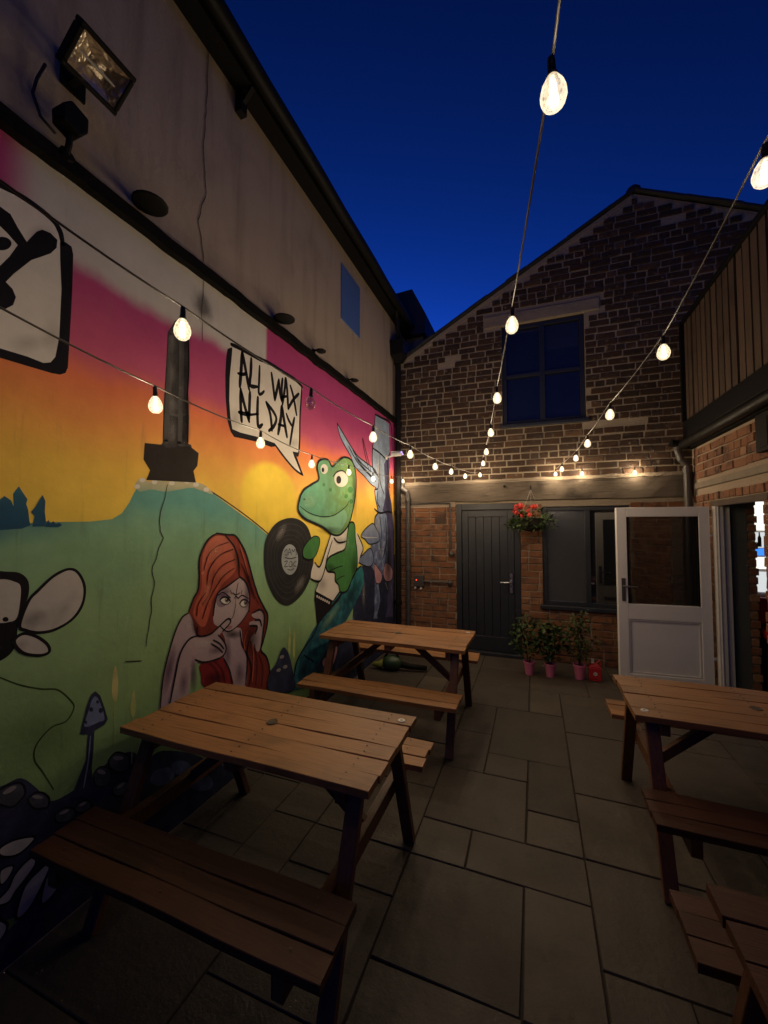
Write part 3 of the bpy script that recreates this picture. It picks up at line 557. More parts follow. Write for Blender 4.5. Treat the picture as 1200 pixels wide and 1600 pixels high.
  ('b','softviolet',0.6,[(2.306,1.2),(2.346,1.193),(2.343,1.144),(2.332,1.107),(2.317,1.088),(2.299,1.092),(2.283,1.116),(2.272,1.157),(2.267,1.206),(2.27,1.254),(2.279,1.292),(2.295,1.311),(2.312,1.309),(2.329,1.285),(2.341,1.244)]),
  ('b','softviolet',0.6,[(2.08,1.275),(2.162,1.295),(2.163,1.279),(2.148,1.262),(2.119,1.248),(2.084,1.24),(2.048,1.238),(2.019,1.244),(2.003,1.256),(2.001,1.271),(2.015,1.287),(2.042,1.301),(2.076,1.31),(2.113,1.312),(2.143,1.307)]),
  ('b','softlight',0.4,[(1.804,1.121),(1.836,1.103),(1.824,1.09),(1.808,1.083),(1.792,1.083),(1.778,1.091),(1.769,1.105),(1.768,1.122),(1.773,1.138),(1.784,1.152),(1.8,1.159),(1.816,1.159),(1.83,1.151),(1.839,1.137),(1.841,1.12)]),
  ('b','softlight',0.35,[(1.905,0.987),(2.011,0.967),(2.002,0.955),(1.974,0.95),(1.933,0.953),(1.887,0.962),(1.847,0.976),(1.818,0.992),(1.807,1.006),(1.815,1.018),(1.84,1.023),(1.878,1.022),(1.923,1.014),(1.966,1),(1.998,0.983)]),
  ('b','softviolet',0.5,[(1.771,0.804),(1.812,0.785),(1.804,0.749),(1.789,0.724),(1.771,0.714),(1.753,0.723),(1.739,0.747),(1.731,0.782),(1.731,0.821),(1.738,0.857),(1.752,0.883),(1.77,0.893),(1.789,0.885),(1.803,0.862),(1.812,0.826)]),
  ('b','softdark',0.6,[(2.358,0.901),(2.455,0.876),(2.446,0.819),(2.42,0.779),(2.382,0.764),(2.34,0.776),(2.303,0.813),(2.277,0.866),(2.267,0.925),(2.275,0.98),(2.299,1.02),(2.335,1.037),(2.376,1.028),(2.416,0.993),(2.444,0.939)]),
  ('b','softdark',0.5,[(1.847,1.102),(1.883,1.103),(1.893,1.067),(1.894,1.038),(1.885,1.022),(1.869,1.022),(1.849,1.038),(1.829,1.067),(1.812,1.102),(1.803,1.137),(1.802,1.164),(1.81,1.18),(1.825,1.181),(1.845,1.166),(1.865,1.138)]),
  ('b','softpeach',0.5,[(1.998,1.555),(2.068,1.529),(2.044,1.503),(2.012,1.487),(1.977,1.486),(1.948,1.497),(1.928,1.52),(1.922,1.55),(1.931,1.58),(1.952,1.606),(1.984,1.623),(2.018,1.626),(2.05,1.616),(2.071,1.593),(2.078,1.562)]),
  ('b','softpeach',0.45,[(1.932,1.297),(1.972,1.285),(1.957,1.246),(1.938,1.217),(1.918,1.204),(1.901,1.21),(1.89,1.233),(1.888,1.268),(1.894,1.309),(1.907,1.348),(1.926,1.378),(1.946,1.392),(1.964,1.387),(1.975,1.364),(1.978,1.328)]),
  ('b','softdark',0.5,[(2.197,1.485),(2.245,1.487),(2.252,1.438),(2.248,1.399),(2.233,1.377),(2.212,1.377),(2.188,1.399),(2.166,1.437),(2.15,1.484),(2.144,1.531),(2.148,1.569),(2.162,1.591),(2.183,1.592),(2.207,1.572),(2.229,1.535)]),
  ('b','softdark',0.5,[(2.318,1.321),(2.357,1.323),(2.379,1.258),(2.388,1.205),(2.383,1.176),(2.365,1.176),(2.338,1.205),(2.308,1.256),(2.28,1.319),(2.26,1.382),(2.252,1.433),(2.256,1.461),(2.273,1.463),(2.299,1.437),(2.329,1.387)]),
  ('b','softdark',0.55,[(2.017,0.743),(2.133,0.702),(2.121,0.682),(2.089,0.674),(2.043,0.68),(1.994,0.698),(1.95,0.724),(1.921,0.753),(1.91,0.78),(1.92,0.799),(1.948,0.808),(1.991,0.804),(2.041,0.788),(2.087,0.762),(2.12,0.731)]),
  ('b','softpeach',0.4,[(2.064,1.41),(2.14,1.44),(2.141,1.427),(2.126,1.411),(2.1,1.394),(2.066,1.381),(2.034,1.374),(2.007,1.374),(1.992,1.381),(1.991,1.393),(2.004,1.408),(2.029,1.425),(2.061,1.438),(2.095,1.446),(2.123,1.447)]),
  ('b','softviolet',0.5,[(2.243,0.694),(2.302,0.674),(2.297,0.636),(2.281,0.61),(2.258,0.602),(2.232,0.611),(2.209,0.637),(2.193,0.673),(2.186,0.713),(2.191,0.749),(2.206,0.775),(2.228,0.785),(2.254,0.777),(2.278,0.752),(2.295,0.715)]),
  ('b','softlight',0.3,[(2.19,1.18),(2.227,1.173),(2.224,1.148),(2.214,1.129),(2.199,1.12),(2.183,1.124),(2.168,1.138),(2.158,1.16),(2.154,1.186),(2.157,1.211),(2.166,1.23),(2.181,1.239),(2.197,1.236),(2.212,1.222),(2.223,1.2)]),
  ('b','softviolet',0.5,[(2.013,0.917),(2.089,0.896),(2.081,0.884),(2.06,0.879),(2.03,0.882),(1.997,0.892),(1.968,0.906),(1.948,0.923),(1.941,0.938),(1.947,0.949),(1.967,0.954),(1.996,0.952),(2.029,0.943),(2.059,0.929),(2.081,0.912)]),
 ],
 'painted_record': [
  ('f','vinyl',0,[(2.835,1.79),(2.987,1.772),(3.11,1.706),(3.183,1.584),(3.215,1.429),(3.16,1.251),(3.024,1.121),(2.824,1.059),(2.663,1.124),(2.545,1.271),(2.492,1.428),(2.499,1.592),(2.568,1.693),(2.674,1.759)]),
  ('o','groove',0.006,[(2.833,1.739),(2.963,1.722),(3.067,1.665),(3.128,1.56),(3.155,1.429),(3.109,1.278),(2.994,1.166),(2.823,1.11),(2.685,1.165),(2.581,1.292),(2.535,1.428),(2.541,1.57),(2.601,1.658),(2.694,1.714)]),
  ('o','groove',0.005,[(2.831,1.688),(2.939,1.672),(3.025,1.624),(3.075,1.537),(3.096,1.429),(3.059,1.304),(2.965,1.21),(2.823,1.162),(2.706,1.206),(2.618,1.312),(2.578,1.428),(2.583,1.549),(2.635,1.622),(2.714,1.669)]),
  ('o','groove',0.005,[(2.83,1.645),(2.919,1.63),(2.989,1.59),(3.03,1.518),(3.048,1.429),(3.017,1.326),(2.94,1.248),(2.823,1.206),(2.725,1.242),(2.65,1.331),(2.617,1.428),(2.621,1.53),(2.665,1.591),(2.732,1.63)]),
  ('o','groove',0.005,[(2.828,1.608),(2.902,1.596),(2.96,1.562),(2.994,1.502),(3.008,1.429),(2.983,1.344),(2.92,1.279),(2.823,1.243),(2.741,1.272),(2.678,1.346),(2.649,1.428),(2.653,1.514),(2.69,1.565),(2.746,1.597)]),
  ('f','labelgrey',0,[(2.951,1.43),(2.942,1.38),(2.915,1.34),(2.875,1.316),(2.829,1.311),(2.783,1.326),(2.745,1.357),(2.72,1.399),(2.71,1.447),(2.718,1.494),(2.742,1.533),(2.779,1.559),(2.824,1.567),(2.871,1.555),(2.912,1.525),(2.94,1.481)]),
  ('s','ink',0.0065,[(2.75,1.508),(2.782,1.527),(2.788,1.479),(2.76,1.485)]),
  ('s','ink',0.0078,[(2.804,1.478),(2.82,1.532),(2.845,1.479)]),
  ('s','ink',0.0078,[(2.806,1.498),(2.84,1.499)]),
  ('s','ink',0.0065,[(2.855,1.479),(2.859,1.523),(2.879,1.5),(2.899,1.524),(2.904,1.479)]),
  ('s','ink',0.0078,[(2.914,1.521),(2.929,1.488),(2.914,1.469)]),
  ('s','ink',0.0065,[(2.747,1.427),(2.793,1.428),(2.752,1.386),(2.804,1.386)]),
  ('s','ink',0.0065,[(2.817,1.415),(2.851,1.42),(2.856,1.384),(2.818,1.382),(2.817,1.415)]),
  ('s','ink',0.0065,[(2.871,1.419),(2.871,1.374)]),
  ('s','ink',0.0065,[(2.926,1.415),(2.891,1.409),(2.891,1.381),(2.926,1.375)]),
  ('s','ink',0.0078,[(2.756,1.46),(2.841,1.446),(2.925,1.452)]),
  ('s','ink',0.0065,[(2.795,1.362),(2.843,1.349),(2.891,1.358)]),
  ('b','softlight',0.22,[(2.697,1.665),(2.75,1.648),(2.712,1.614),(2.672,1.591),(2.638,1.583),(2.616,1.591),(2.61,1.614),(2.621,1.646),(2.647,1.682),(2.683,1.716),(2.723,1.741),(2.759,1.751),(2.783,1.743),(2.789,1.72),(2.777,1.686)]),
  ('b','softlight',0.22,[(2.983,1.214),(3.044,1.188),(2.999,1.157),(2.953,1.138),(2.913,1.134),(2.888,1.146),(2.881,1.171),(2.894,1.204),(2.924,1.239),(2.966,1.27),(3.013,1.291),(3.055,1.296),(3.083,1.285),(3.09,1.259),(3.076,1.224)]),
 ],
 'painted_green_reptile': [
  ('f','teal',0,[(4.285,1.258),(3.995,1.155),(3.718,1.014),(3.473,0.89),(3.225,0.77),(3.018,0.617),(2.93,0.531),(2.884,0.354),(3.174,0.29),(3.414,0.409),(3.76,0.627),(4.04,0.78),(4.359,1.034)]),
  ('p','ink',0,[(3.235,1.073),(3.575,0.928),(3.995,1.118),(3.719,0.945),(3.408,0.838),(3.284,0.779)]),
  ('f','white',0,[(3.532,1.632),(3.711,1.676),(3.99,1.708),(4.189,1.631),(4.332,1.471),(4.261,1.377),(4.169,1.249),(3.912,1.092),(3.718,1.014),(3.592,0.959),(3.406,1.022),(3.243,1.11),(3.315,1.202),(3.165,1.243),(3.216,1.375),(3.322,1.343),(3.432,1.479)]),
  ('p','ink',0,[(3.243,1.115),(3.592,0.967),(3.557,0.923),(3.235,1.05)]),
  ('p','white',0,[(3.268,1.074),(3.289,1.066),(3.286,1.044),(3.265,1.052)]),
  ('p','white',0,[(3.305,1.059),(3.326,1.051),(3.323,1.028),(3.302,1.036)]),
  ('p','white',0,[(3.342,1.043),(3.364,1.035),(3.361,1.012),(3.339,1.02)]),
  ('p','white',0,[(3.38,1.027),(3.402,1.019),(3.4,0.995),(3.377,1.004)]),
  ('p','white',0,[(3.419,1.011),(3.442,1.002),(3.439,0.979),(3.416,0.987)]),
  ('p','white',0,[(3.458,0.994),(3.482,0.986),(3.479,0.962),(3.455,0.971)]),
  ('p','white',0,[(3.499,0.977),(3.522,0.968),(3.519,0.944),(3.495,0.954)]),
  ('f','lizard',0,[(2.97,1.968),(3.036,2.048),(3.176,2.115),(3.295,2.175),(3.263,2.29),(3.324,2.364),(3.471,2.388),(3.558,2.334),(3.666,2.393),(3.819,2.472),(4.005,2.475),(4.125,2.36),(4.14,2.149),(4.066,1.934),(3.948,1.745),(3.749,1.637),(3.566,1.64),(3.397,1.707),(3.21,1.753),(3.04,1.795),(2.946,1.865)]),
  ('f','lizlight',0,[(2.985,1.896),(3.094,1.842),(3.332,1.803),(3.6,1.826),(3.824,1.905),(3.906,1.817),(3.749,1.681),(3.566,1.674),(3.364,1.739),(3.095,1.804)]),
  ('f','white',0,[(3.931,2.25),(3.914,2.21),(3.867,2.174),(3.8,2.151),(3.728,2.144),(3.664,2.153),(3.621,2.178),(3.606,2.212),(3.621,2.249),(3.663,2.284),(3.726,2.309),(3.798,2.319),(3.865,2.311),(3.913,2.286)]),
  ('f','ink',0,[(3.763,2.221),(3.752,2.195),(3.723,2.177),(3.688,2.173),(3.66,2.185),(3.65,2.208),(3.66,2.234),(3.688,2.253),(3.723,2.257),(3.751,2.245)]),
  ('s','ink',0.0154,[(3.577,2.234),(3.667,2.294),(3.801,2.323),(3.922,2.286)]),
  ('f','white',0,[(3.469,2.296),(3.455,2.264),(3.419,2.242),(3.374,2.236),(3.339,2.249),(3.325,2.275),(3.338,2.306),(3.373,2.329),(3.418,2.335),(3.454,2.323)]),
  ('f','ink',0,[(3.396,2.277),(3.389,2.259),(3.37,2.249),(3.352,2.254),(3.344,2.27),(3.352,2.288),(3.37,2.298),(3.388,2.293)]),
  ('s','ink',0.0108,[(2.972,1.896),(3.122,1.843),(3.363,1.816),(3.617,1.841),(3.884,1.944),(3.945,2.002)]),
  ('f','ink',0,[(3.065,1.963),(3.058,1.957),(3.043,1.953),(3.027,1.954),(3.021,1.96),(3.027,1.967),(3.043,1.971),(3.058,1.969)]),
  ('f','lizdark',0,[(4.055,2.142),(4.035,2.114),(3.987,2.099),(3.939,2.106),(3.919,2.129),(3.939,2.156),(3.986,2.171),(4.035,2.165)]),
  ('f','lizdark',0,[(3.928,2.056),(3.915,2.038),(3.883,2.029),(3.852,2.034),(3.839,2.049),(3.852,2.067),(3.883,2.077),(3.915,2.072)]),
  ('f','lizdark',0,[(4.061,2.01),(4.046,1.989),(4.009,1.979),(3.973,1.985),(3.958,2.003),(3.973,2.023),(4.009,2.033),(4.045,2.028)]),
  ('f','lizdark',0,[(3.561,2.096),(3.551,2.081),(3.526,2.073),(3.502,2.076),(3.492,2.09),(3.502,2.105),(3.526,2.113),(3.551,2.109)]),
  ('f','lizdark',0,[(3.421,2.132),(3.412,2.119),(3.392,2.112),(3.371,2.115),(3.362,2.126),(3.371,2.14),(3.391,2.147),(3.412,2.144)]),
  ('o','ink',0.0224,[(2.97,1.968),(3.036,2.048),(3.176,2.115),(3.295,2.175),(3.263,2.29),(3.324,2.364),(3.471,2.388),(3.558,2.334),(3.666,2.393),(3.819,2.472),(4.005,2.475),(4.125,2.36),(4.14,2.149),(4.066,1.934),(3.948,1.745),(3.749,1.637),(3.566,1.64),(3.397,1.707),(3.21,1.753),(3.04,1.795),(2.946,1.865)]),
  ('s','ink',0.018,[(3.532,1.632),(3.432,1.479),(3.322,1.335),(3.231,1.382)]),
  ('s','ink',0.018,[(3.567,1.573),(3.466,1.412),(3.402,1.271),(3.315,1.194),(3.165,1.238)]),
  ('s','ink',0.024,[(4.189,1.631),(4.347,1.47),(4.27,1.376)]),
  ('s','ink',0.021,[(3.991,1.56),(4.035,1.41)]),
  ('s','ink',0.018,[(3.243,1.11),(3.315,1.202)]),
  ('s','ink',0.021,[(3.592,0.959),(3.995,1.155),(4.285,1.258)]),
  ('s','ink',0.018,[(3.235,1.05),(3.284,0.779),(3.018,0.617),(2.93,0.531),(2.889,0.366)]),
  ('s','ink',0.018,[(3.059,0.577),(3.229,0.466)]),
  ('s','ink',0.021,[(3.602,1.605),(3.712,1.551),(3.908,1.562)]),
  ('f','lizdark',0,[(3.227,1.629),(3.319,1.596),(3.28,1.487),(3.186,1.419),(3.045,1.438),(3.028,1.515),(3.112,1.586)]),
  ('o','ink',0.0108,[(3.227,1.629),(3.319,1.596),(3.28,1.487),(3.186,1.419),(3.045,1.438),(3.028,1.515),(3.112,1.586)]),
  ('f','lizdark',0,[(4.032,1.773),(4.107,1.737),(4.122,1.594),(4.168,1.44),(4.169,1.249),(4.037,1.131),(3.913,1.02),(3.756,1.029),(3.71,1.11),(3.636,1.162),(3.624,1.245),(3.485,1.271),(3.441,1.332),(3.5,1.409),(3.676,1.445),(3.86,1.483),(3.916,1.635),(3.956,1.745)]),
  ('o','ink',0.021,[(4.032,1.773),(4.107,1.737),(4.122,1.594),(4.168,1.44),(4.169,1.249),(4.037,1.131),(3.913,1.02),(3.756,1.029),(3.71,1.11),(3.636,1.162),(3.624,1.245),(3.485,1.271),(3.441,1.332),(3.5,1.409),(3.676,1.445),(3.86,1.483),(3.916,1.635),(3.956,1.745)]),
  ('s','ink',0.0112,[(3.485,1.271),(3.678,1.294),(3.811,1.3)]),
  ('s','ink',0.0096,[(3.643,1.161),(3.754,1.183),(3.851,1.189)]),
  ('b','softmint',0.55,[(3.121,1.949),(3.276,1.933),(3.233,1.888),(3.17,1.856),(3.098,1.844),(3.034,1.852),(2.988,1.879),(2.968,1.918),(2.977,1.963),(3.014,2.007),(3.073,2.04),(3.143,2.056),(3.212,2.051),(3.263,2.025),(3.287,1.982)]),
  ('b','softmint',0.4,[(3.704,2.382),(3.88,2.409),(3.862,2.379),(3.812,2.35),(3.742,2.329),(3.667,2.318),(3.601,2.32),(3.556,2.334),(3.54,2.357),(3.556,2.384),(3.6,2.412),(3.666,2.434),(3.741,2.446),(3.811,2.446),(3.862,2.433)]),
  ('b','softdark',0.45,[(3.531,1.682),(3.887,1.681),(3.849,1.661),(3.746,1.646),(3.606,1.639),(3.46,1.641),(3.336,1.651),(3.255,1.666),(3.226,1.683),(3.254,1.701),(3.335,1.715),(3.459,1.724),(3.605,1.725),(3.746,1.717),(3.849,1.701)]),
  ('b','softdark',0.5,[(4.1,2.108),(4.191,2.115),(4.183,1.971),(4.158,1.856),(4.122,1.793),(4.083,1.792),(4.047,1.853),(4.022,1.963),(4.012,2.1),(4.02,2.239),(4.043,2.354),(4.078,2.422),(4.117,2.427),(4.154,2.369),(4.181,2.258)]),
  ('b','softdark',0.45,[(4.102,1.255),(4.22,1.244),(4.208,1.145),(4.176,1.07),(4.129,1.032),(4.078,1.039),(4.033,1.088),(4.001,1.169),(3.99,1.265),(4,1.36),(4.03,1.436),(4.075,1.477),(4.126,1.474),(4.173,1.428),(4.207,1.346)]),
  ('b','softdark',0.4,[(3.535,1.307),(3.656,1.296),(3.644,1.275),(3.61,1.261),(3.562,1.256),(3.51,1.261),(3.464,1.276),(3.433,1.296),(3.421,1.318),(3.432,1.338),(3.463,1.352),(3.509,1.358),(3.561,1.354),(3.609,1.34),(3.644,1.319)]),
  ('b','softdark',0.3,[(3.372,1.163),(3.503,1.146),(3.49,1.105),(3.454,1.076),(3.402,1.065),(3.345,1.074),(3.295,1.1),(3.261,1.137),(3.248,1.179),(3.26,1.218),(3.293,1.247),(3.342,1.259),(3.399,1.253),(3.452,1.229),(3.489,1.19)]),
  ('b','softdark',0.3,[(3.75,1.567),(3.991,1.56),(3.966,1.537),(3.898,1.52),(3.802,1.514),(3.7,1.518),(3.612,1.531),(3.553,1.551),(3.532,1.574),(3.553,1.595),(3.611,1.611),(3.699,1.619),(3.801,1.618),(3.897,1.605),(3.966,1.585)]),
  ('b','softmint',0.4,[(3.541,0.811),(3.617,0.77),(3.508,0.726),(3.411,0.7),(3.343,0.696),(3.313,0.713),(3.326,0.749),(3.381,0.797),(3.469,0.85),(3.575,0.897),(3.68,0.929),(3.761,0.938),(3.798,0.92),(3.781,0.88),(3.715,0.825)]),
  ('b','softdark',0.5,[(3.061,0.446),(3.23,0.39),(3.213,0.357),(3.166,0.342),(3.099,0.348),(3.027,0.374),(2.964,0.412),(2.921,0.456),(2.906,0.497),(2.92,0.529),(2.962,0.545),(3.024,0.542),(3.096,0.52),(3.164,0.482),(3.212,0.435)]),
  ('b','softdark',0.5,[(4.039,0.965),(4.195,0.904),(4.069,0.844),(3.943,0.809),(3.842,0.806),(3.781,0.833),(3.769,0.884),(3.808,0.951),(3.892,1.022),(4.009,1.085),(4.139,1.127),(4.254,1.138),(4.329,1.113),(4.344,1.056),(4.295,0.981)]),
  ('b','softmint',0.3,[(3.908,1.562),(3.991,1.56),(3.983,1.488),(3.961,1.432),(3.928,1.402),(3.891,1.405),(3.859,1.438),(3.836,1.495),(3.828,1.565),(3.835,1.634),(3.856,1.69),(3.888,1.722),(3.925,1.722),(3.958,1.69),(3.982,1.632)]),
 ],
 'painted_blue_tree': [
  ('p','bark',0,[(4.743,3.2),(4.965,3.214),(5.262,3.204),(5.301,2.787),(5.233,2.307),(5.375,2.064),(5.493,1.648),(5.43,0.429),(4.058,0.651),(4.146,1.034),(4.258,1.226),(4.633,1.293),(4.588,1.485),(4.723,1.655),(4.723,1.831),(4.842,1.924),(4.746,2.097),(4.722,2.22),(4.865,2.379),(4.665,2.478),(4.651,2.705),(4.697,2.892)]),
  ('p','barkdark',0,[(5.07,2.593),(5.261,2.76),(5.301,2.59),(5.233,2.307),(5.375,2.064),(5.493,1.648),(5.43,0.429),(5.122,0.474),(5.232,1.459),(5.177,1.88),(5.017,1.949),(5.123,2.144)]),
  ('f','navy',0,[(4.258,1.226),(4.418,1.244),(4.702,1.167),(4.725,0.868),(4.658,0.545),(4.112,0.647),(4.153,1.033)]),
  ('f','navy',0,[(4.868,1.025),(5.07,1.056),(5.231,0.886),(5.122,0.474),(4.82,0.537),(4.917,0.749)]),
  ('f','bark',0,[(3.675,2.813),(3.786,2.752),(3.989,2.644),(4.192,2.555),(4.412,2.517),(4.698,2.474),(4.875,2.39),(4.778,2.261),(4.585,2.276),(4.371,2.353),(4.136,2.418),(3.99,2.535),(3.754,2.685)]),
  ('s','ink',0.0176,[(3.675,2.813),(3.786,2.752),(3.989,2.644),(4.192,2.555),(4.412,2.517),(4.698,2.474),(4.875,2.39)]),
  ('s','ink',0.0154,[(3.675,2.813),(3.754,2.678),(3.99,2.528),(4.136,2.41),(4.371,2.344),(4.585,2.267),(4.778,2.234)]),
  ('s','ink',0.0176,[(3.954,2.621),(4.173,2.488),(4.497,2.386),(4.769,2.314)]),
  ('s','ink',0.0176,[(4.061,2.595),(4.29,2.49),(4.629,2.421)]),
  ('s','ink',0.0176,[(4.135,2.529),(4.412,2.425),(4.675,2.356)]),
  ('s','ink',0.0176,[(4.328,2.795),(4.411,2.61),(4.531,2.442)]),
  ('s','ink',0.0176,[(4.348,2.791),(4.475,2.604),(4.593,2.442)]),
  ('s','ink',0.0252,[(4.743,3.2),(4.697,2.892),(4.651,2.705),(4.665,2.478),(4.865,2.379),(4.841,2.231),(4.731,2.203),(4.76,2.081),(4.842,1.924),(4.732,1.831),(4.733,1.655)]),
  ('s','ink',0.028,[(4.743,3.2),(4.965,3.214),(5.348,3.215),(5.406,2.846)]),
  ('s','ink',0.0252,[(4.674,2.736),(4.915,2.717),(5.178,2.678),(5.301,2.787)]),
  ('s','ink',0.028,[(4.722,1.954),(4.916,1.908),(5.232,1.939),(5.404,1.926)]),
  ('s','ink',0.0224,[(4.916,1.854),(4.966,1.653),(4.916,1.29)]),
  ('s','ink',0.0252,[(5.123,1.84),(5.177,1.537),(5.018,1.283)]),
  ('s','ink',0.0224,[(4.841,2.195),(4.817,2.049),(4.916,1.982)]),
  ('s','ink',0.0224,[(4.915,2.699),(4.915,2.349),(5.07,2.177)]),
  ('f','capblue',0,[(4.295,1.61),(4.416,1.69),(4.654,1.763),(4.77,1.708),(4.891,1.608),(4.867,1.527),(4.566,1.503),(4.416,1.566)]),
  ('o','ink',0.0162,[(4.295,1.61),(4.416,1.69),(4.654,1.763),(4.77,1.708),(4.891,1.608),(4.867,1.527),(4.566,1.503),(4.416,1.566)]),
  ('f','capblue',0,[(4.211,1.322),(4.376,1.395),(4.588,1.45),(4.687,1.341),(4.669,1.256),(4.545,1.224),(4.337,1.267)]),
  ('o','ink',0.0162,[(4.211,1.322),(4.376,1.395),(4.588,1.45),(4.687,1.341),(4.669,1.256),(4.545,1.224),(4.337,1.267)]),
  ('s','whitegrey',0.0112,[(4.315,1.609),(4.458,1.59),(4.818,1.582)]),
  ('f','pinkwing',0,[(4.715,1.244),(4.867,1.168),(4.992,1.074),(4.942,0.98),(4.795,0.984),(4.734,1.094)]),
  ('o','ink',0.0126,[(4.715,1.244),(4.867,1.168),(4.992,1.074),(4.942,0.98),(4.795,0.984),(4.734,1.094)]),
  ('f','pinkwing',0,[(5.176,1.224),(5.373,1.14),(5.42,1.057),(5.355,0.957),(5.149,0.969),(5.044,1.068),(5.07,1.168)]),
  ('o','ink',0.0126,[(5.176,1.224),(5.373,1.14),(5.42,1.057),(5.355,0.957),(5.149,0.969),(5.044,1.068),(5.07,1.168)]),
  ('s','whitegrey',0.009,[(4.867,1.419),(4.916,1.435),(4.941,1.343)]),
  ('s','whitegrey',0.009,[(4.992,1.413),(5.043,1.42),(5.018,1.32)]),
  ('s','whitegrey',0.009,[(5.122,0.957),(5.203,0.852)]),
  ('b','softlight',0.4,[(4.865,2.489),(4.955,2.502),(4.946,2.388),(4.921,2.295),(4.885,2.242),(4.846,2.238),(4.811,2.283),(4.787,2.368),(4.778,2.477),(4.786,2.587),(4.81,2.679),(4.845,2.735),(4.885,2.742),(4.921,2.699),(4.946,2.613)]),
  ('b','softlight',0.3,[(4.864,3.003),(4.996,3.033),(4.983,2.957),(4.946,2.89),(4.893,2.847),(4.836,2.835),(4.786,2.857),(4.751,2.906),(4.739,2.973),(4.751,3.047),(4.785,3.112),(4.836,3.157),(4.893,3.172),(4.946,3.153),(4.983,3.104)]),
  ('b','softdark',0.6,[(5.233,2.23),(5.381,2.243),(5.366,2.053),(5.324,1.9),(5.264,1.816),(5.2,1.814),(5.143,1.894),(5.104,2.037),(5.091,2.217),(5.105,2.4),(5.144,2.551),(5.201,2.642),(5.266,2.652),(5.325,2.577),(5.367,2.431)]),
  ('b','softlight',0.35,[(4.842,1.744),(4.921,1.744),(4.913,1.673),(4.891,1.616),(4.86,1.586),(4.825,1.586),(4.794,1.618),(4.773,1.674),(4.765,1.743),(4.773,1.812),(4.794,1.869),(4.824,1.901),(4.859,1.902),(4.891,1.872),(4.913,1.815)]),
  ('b','softdark',0.7,[(5.231,1.267),(5.426,1.253),(5.406,1.033),(5.35,0.864),(5.273,0.778),(5.189,0.791),(5.116,0.896),(5.066,1.07),(5.049,1.281),(5.066,1.489),(5.116,1.658),(5.19,1.753),(5.274,1.754),(5.352,1.656),(5.407,1.477)]),
  ('b','softlight',0.25,[(4.379,0.921),(4.436,0.912),(4.431,0.828),(4.415,0.762),(4.393,0.729),(4.367,0.733),(4.345,0.775),(4.329,0.845),(4.323,0.93),(4.328,1.013),(4.343,1.078),(4.365,1.113),(4.39,1.11),(4.414,1.07),(4.43,0.999)]),
 ],
 'painted_winged_bug': [
  ('f','ink',0,[(0.728,1.507),(0.838,1.547),(0.914,1.533),(0.962,1.523),(0.992,1.489),(0.997,1.437),(0.984,1.387),(0.968,1.34),(0.963,1.29),(0.961,1.24),(0.932,1.199),(0.874,1.193),(0.736,1.258)]),
  ('f','whitegrey',0,[(0.828,1.494),(0.902,1.504),(0.943,1.491),(0.968,1.467),(0.967,1.391),(0.958,1.342),(0.934,1.334),(0.901,1.338),(0.832,1.368)]),
  ('f','ink',0,[(0.933,1.344),(0.931,1.339),(0.924,1.337),(0.917,1.341),(0.914,1.348),(0.917,1.354),(0.923,1.356),(0.93,1.352)]),
  ('f','whitegrey',0,[(0.995,1.403),(1.03,1.445),(1.083,1.496),(1.14,1.52),(1.18,1.5),(1.209,1.434),(1.203,1.357),(1.164,1.298),(1.098,1.267),(1.036,1.268),(0.991,1.288),(0.969,1.314)]),
  ('o','ink',0.012,[(0.995,1.403),(1.03,1.445),(1.083,1.496),(1.14,1.52),(1.18,1.5),(1.209,1.434),(1.203,1.357),(1.164,1.298),(1.098,1.267),(1.036,1.268),(0.991,1.288),(0.969,1.314)]),
  ('f','whitegrey',0,[(0.954,1.259),(0.984,1.277),(1.029,1.253),(1.068,1.211),(1.076,1.178),(1.046,1.172),(0.994,1.193),(0.965,1.223)]),
  ('o','ink',0.012,[(0.954,1.259),(0.984,1.277),(1.029,1.253),(1.068,1.211),(1.076,1.178),(1.046,1.172),(0.994,1.193),(0.965,1.223)]),
  ('b','softdark',0.25,[(1.012,1.33),(1.064,1.354),(1.067,1.332),(1.059,1.311),(1.042,1.294),(1.019,1.284),(0.995,1.284),(0.975,1.293),(0.962,1.309),(0.959,1.328),(0.966,1.349),(0.982,1.366),(1.004,1.376),(1.029,1.378),(1.05,1.37)]),
  ('b','softdark',0.2,[(0.979,1.236),(1.003,1.245),(1.006,1.233),(1.003,1.222),(0.995,1.213),(0.984,1.209),(0.972,1.21),(0.961,1.216),(0.955,1.226),(0.952,1.238),(0.955,1.249),(0.963,1.258),(0.973,1.262),(0.985,1.261),(0.996,1.255)]),
 ],
 'painted_mushroom': [
  ('p','navy',0,[(1.271,0.94),(1.294,0.911),(1.313,0.854),(1.333,0.785),(1.32,0.766),(1.272,0.759),(1.27,0.667),(1.265,0.593),(1.281,0.449),(1.18,0.512),(1.212,0.585),(1.239,0.645),(1.245,0.757),(1.211,0.773),(1.219,0.817),(1.235,0.886),(1.252,0.932)]),
  ('f','capblue',0,[(1.275,0.914),(1.297,0.87),(1.317,0.794),(1.29,0.79),(1.228,0.798),(1.241,0.855),(1.258,0.906)]),
  ('f','navy',0,[(1.308,0.836),(1.305,0.829),(1.299,0.828),(1.291,0.835),(1.288,0.844),(1.291,0.852),(1.298,0.852),(1.305,0.846)]),
  ('f','navy',0,[(1.263,0.86),(1.261,0.853),(1.255,0.853),(1.248,0.859),(1.246,0.867),(1.248,0.874),(1.254,0.874),(1.26,0.869)]),
  ('f','navy',0,[(1.238,0.813),(1.237,0.808),(1.233,0.808),(1.229,0.812),(1.227,0.818),(1.228,0.823),(1.232,0.823),(1.236,0.819)]),
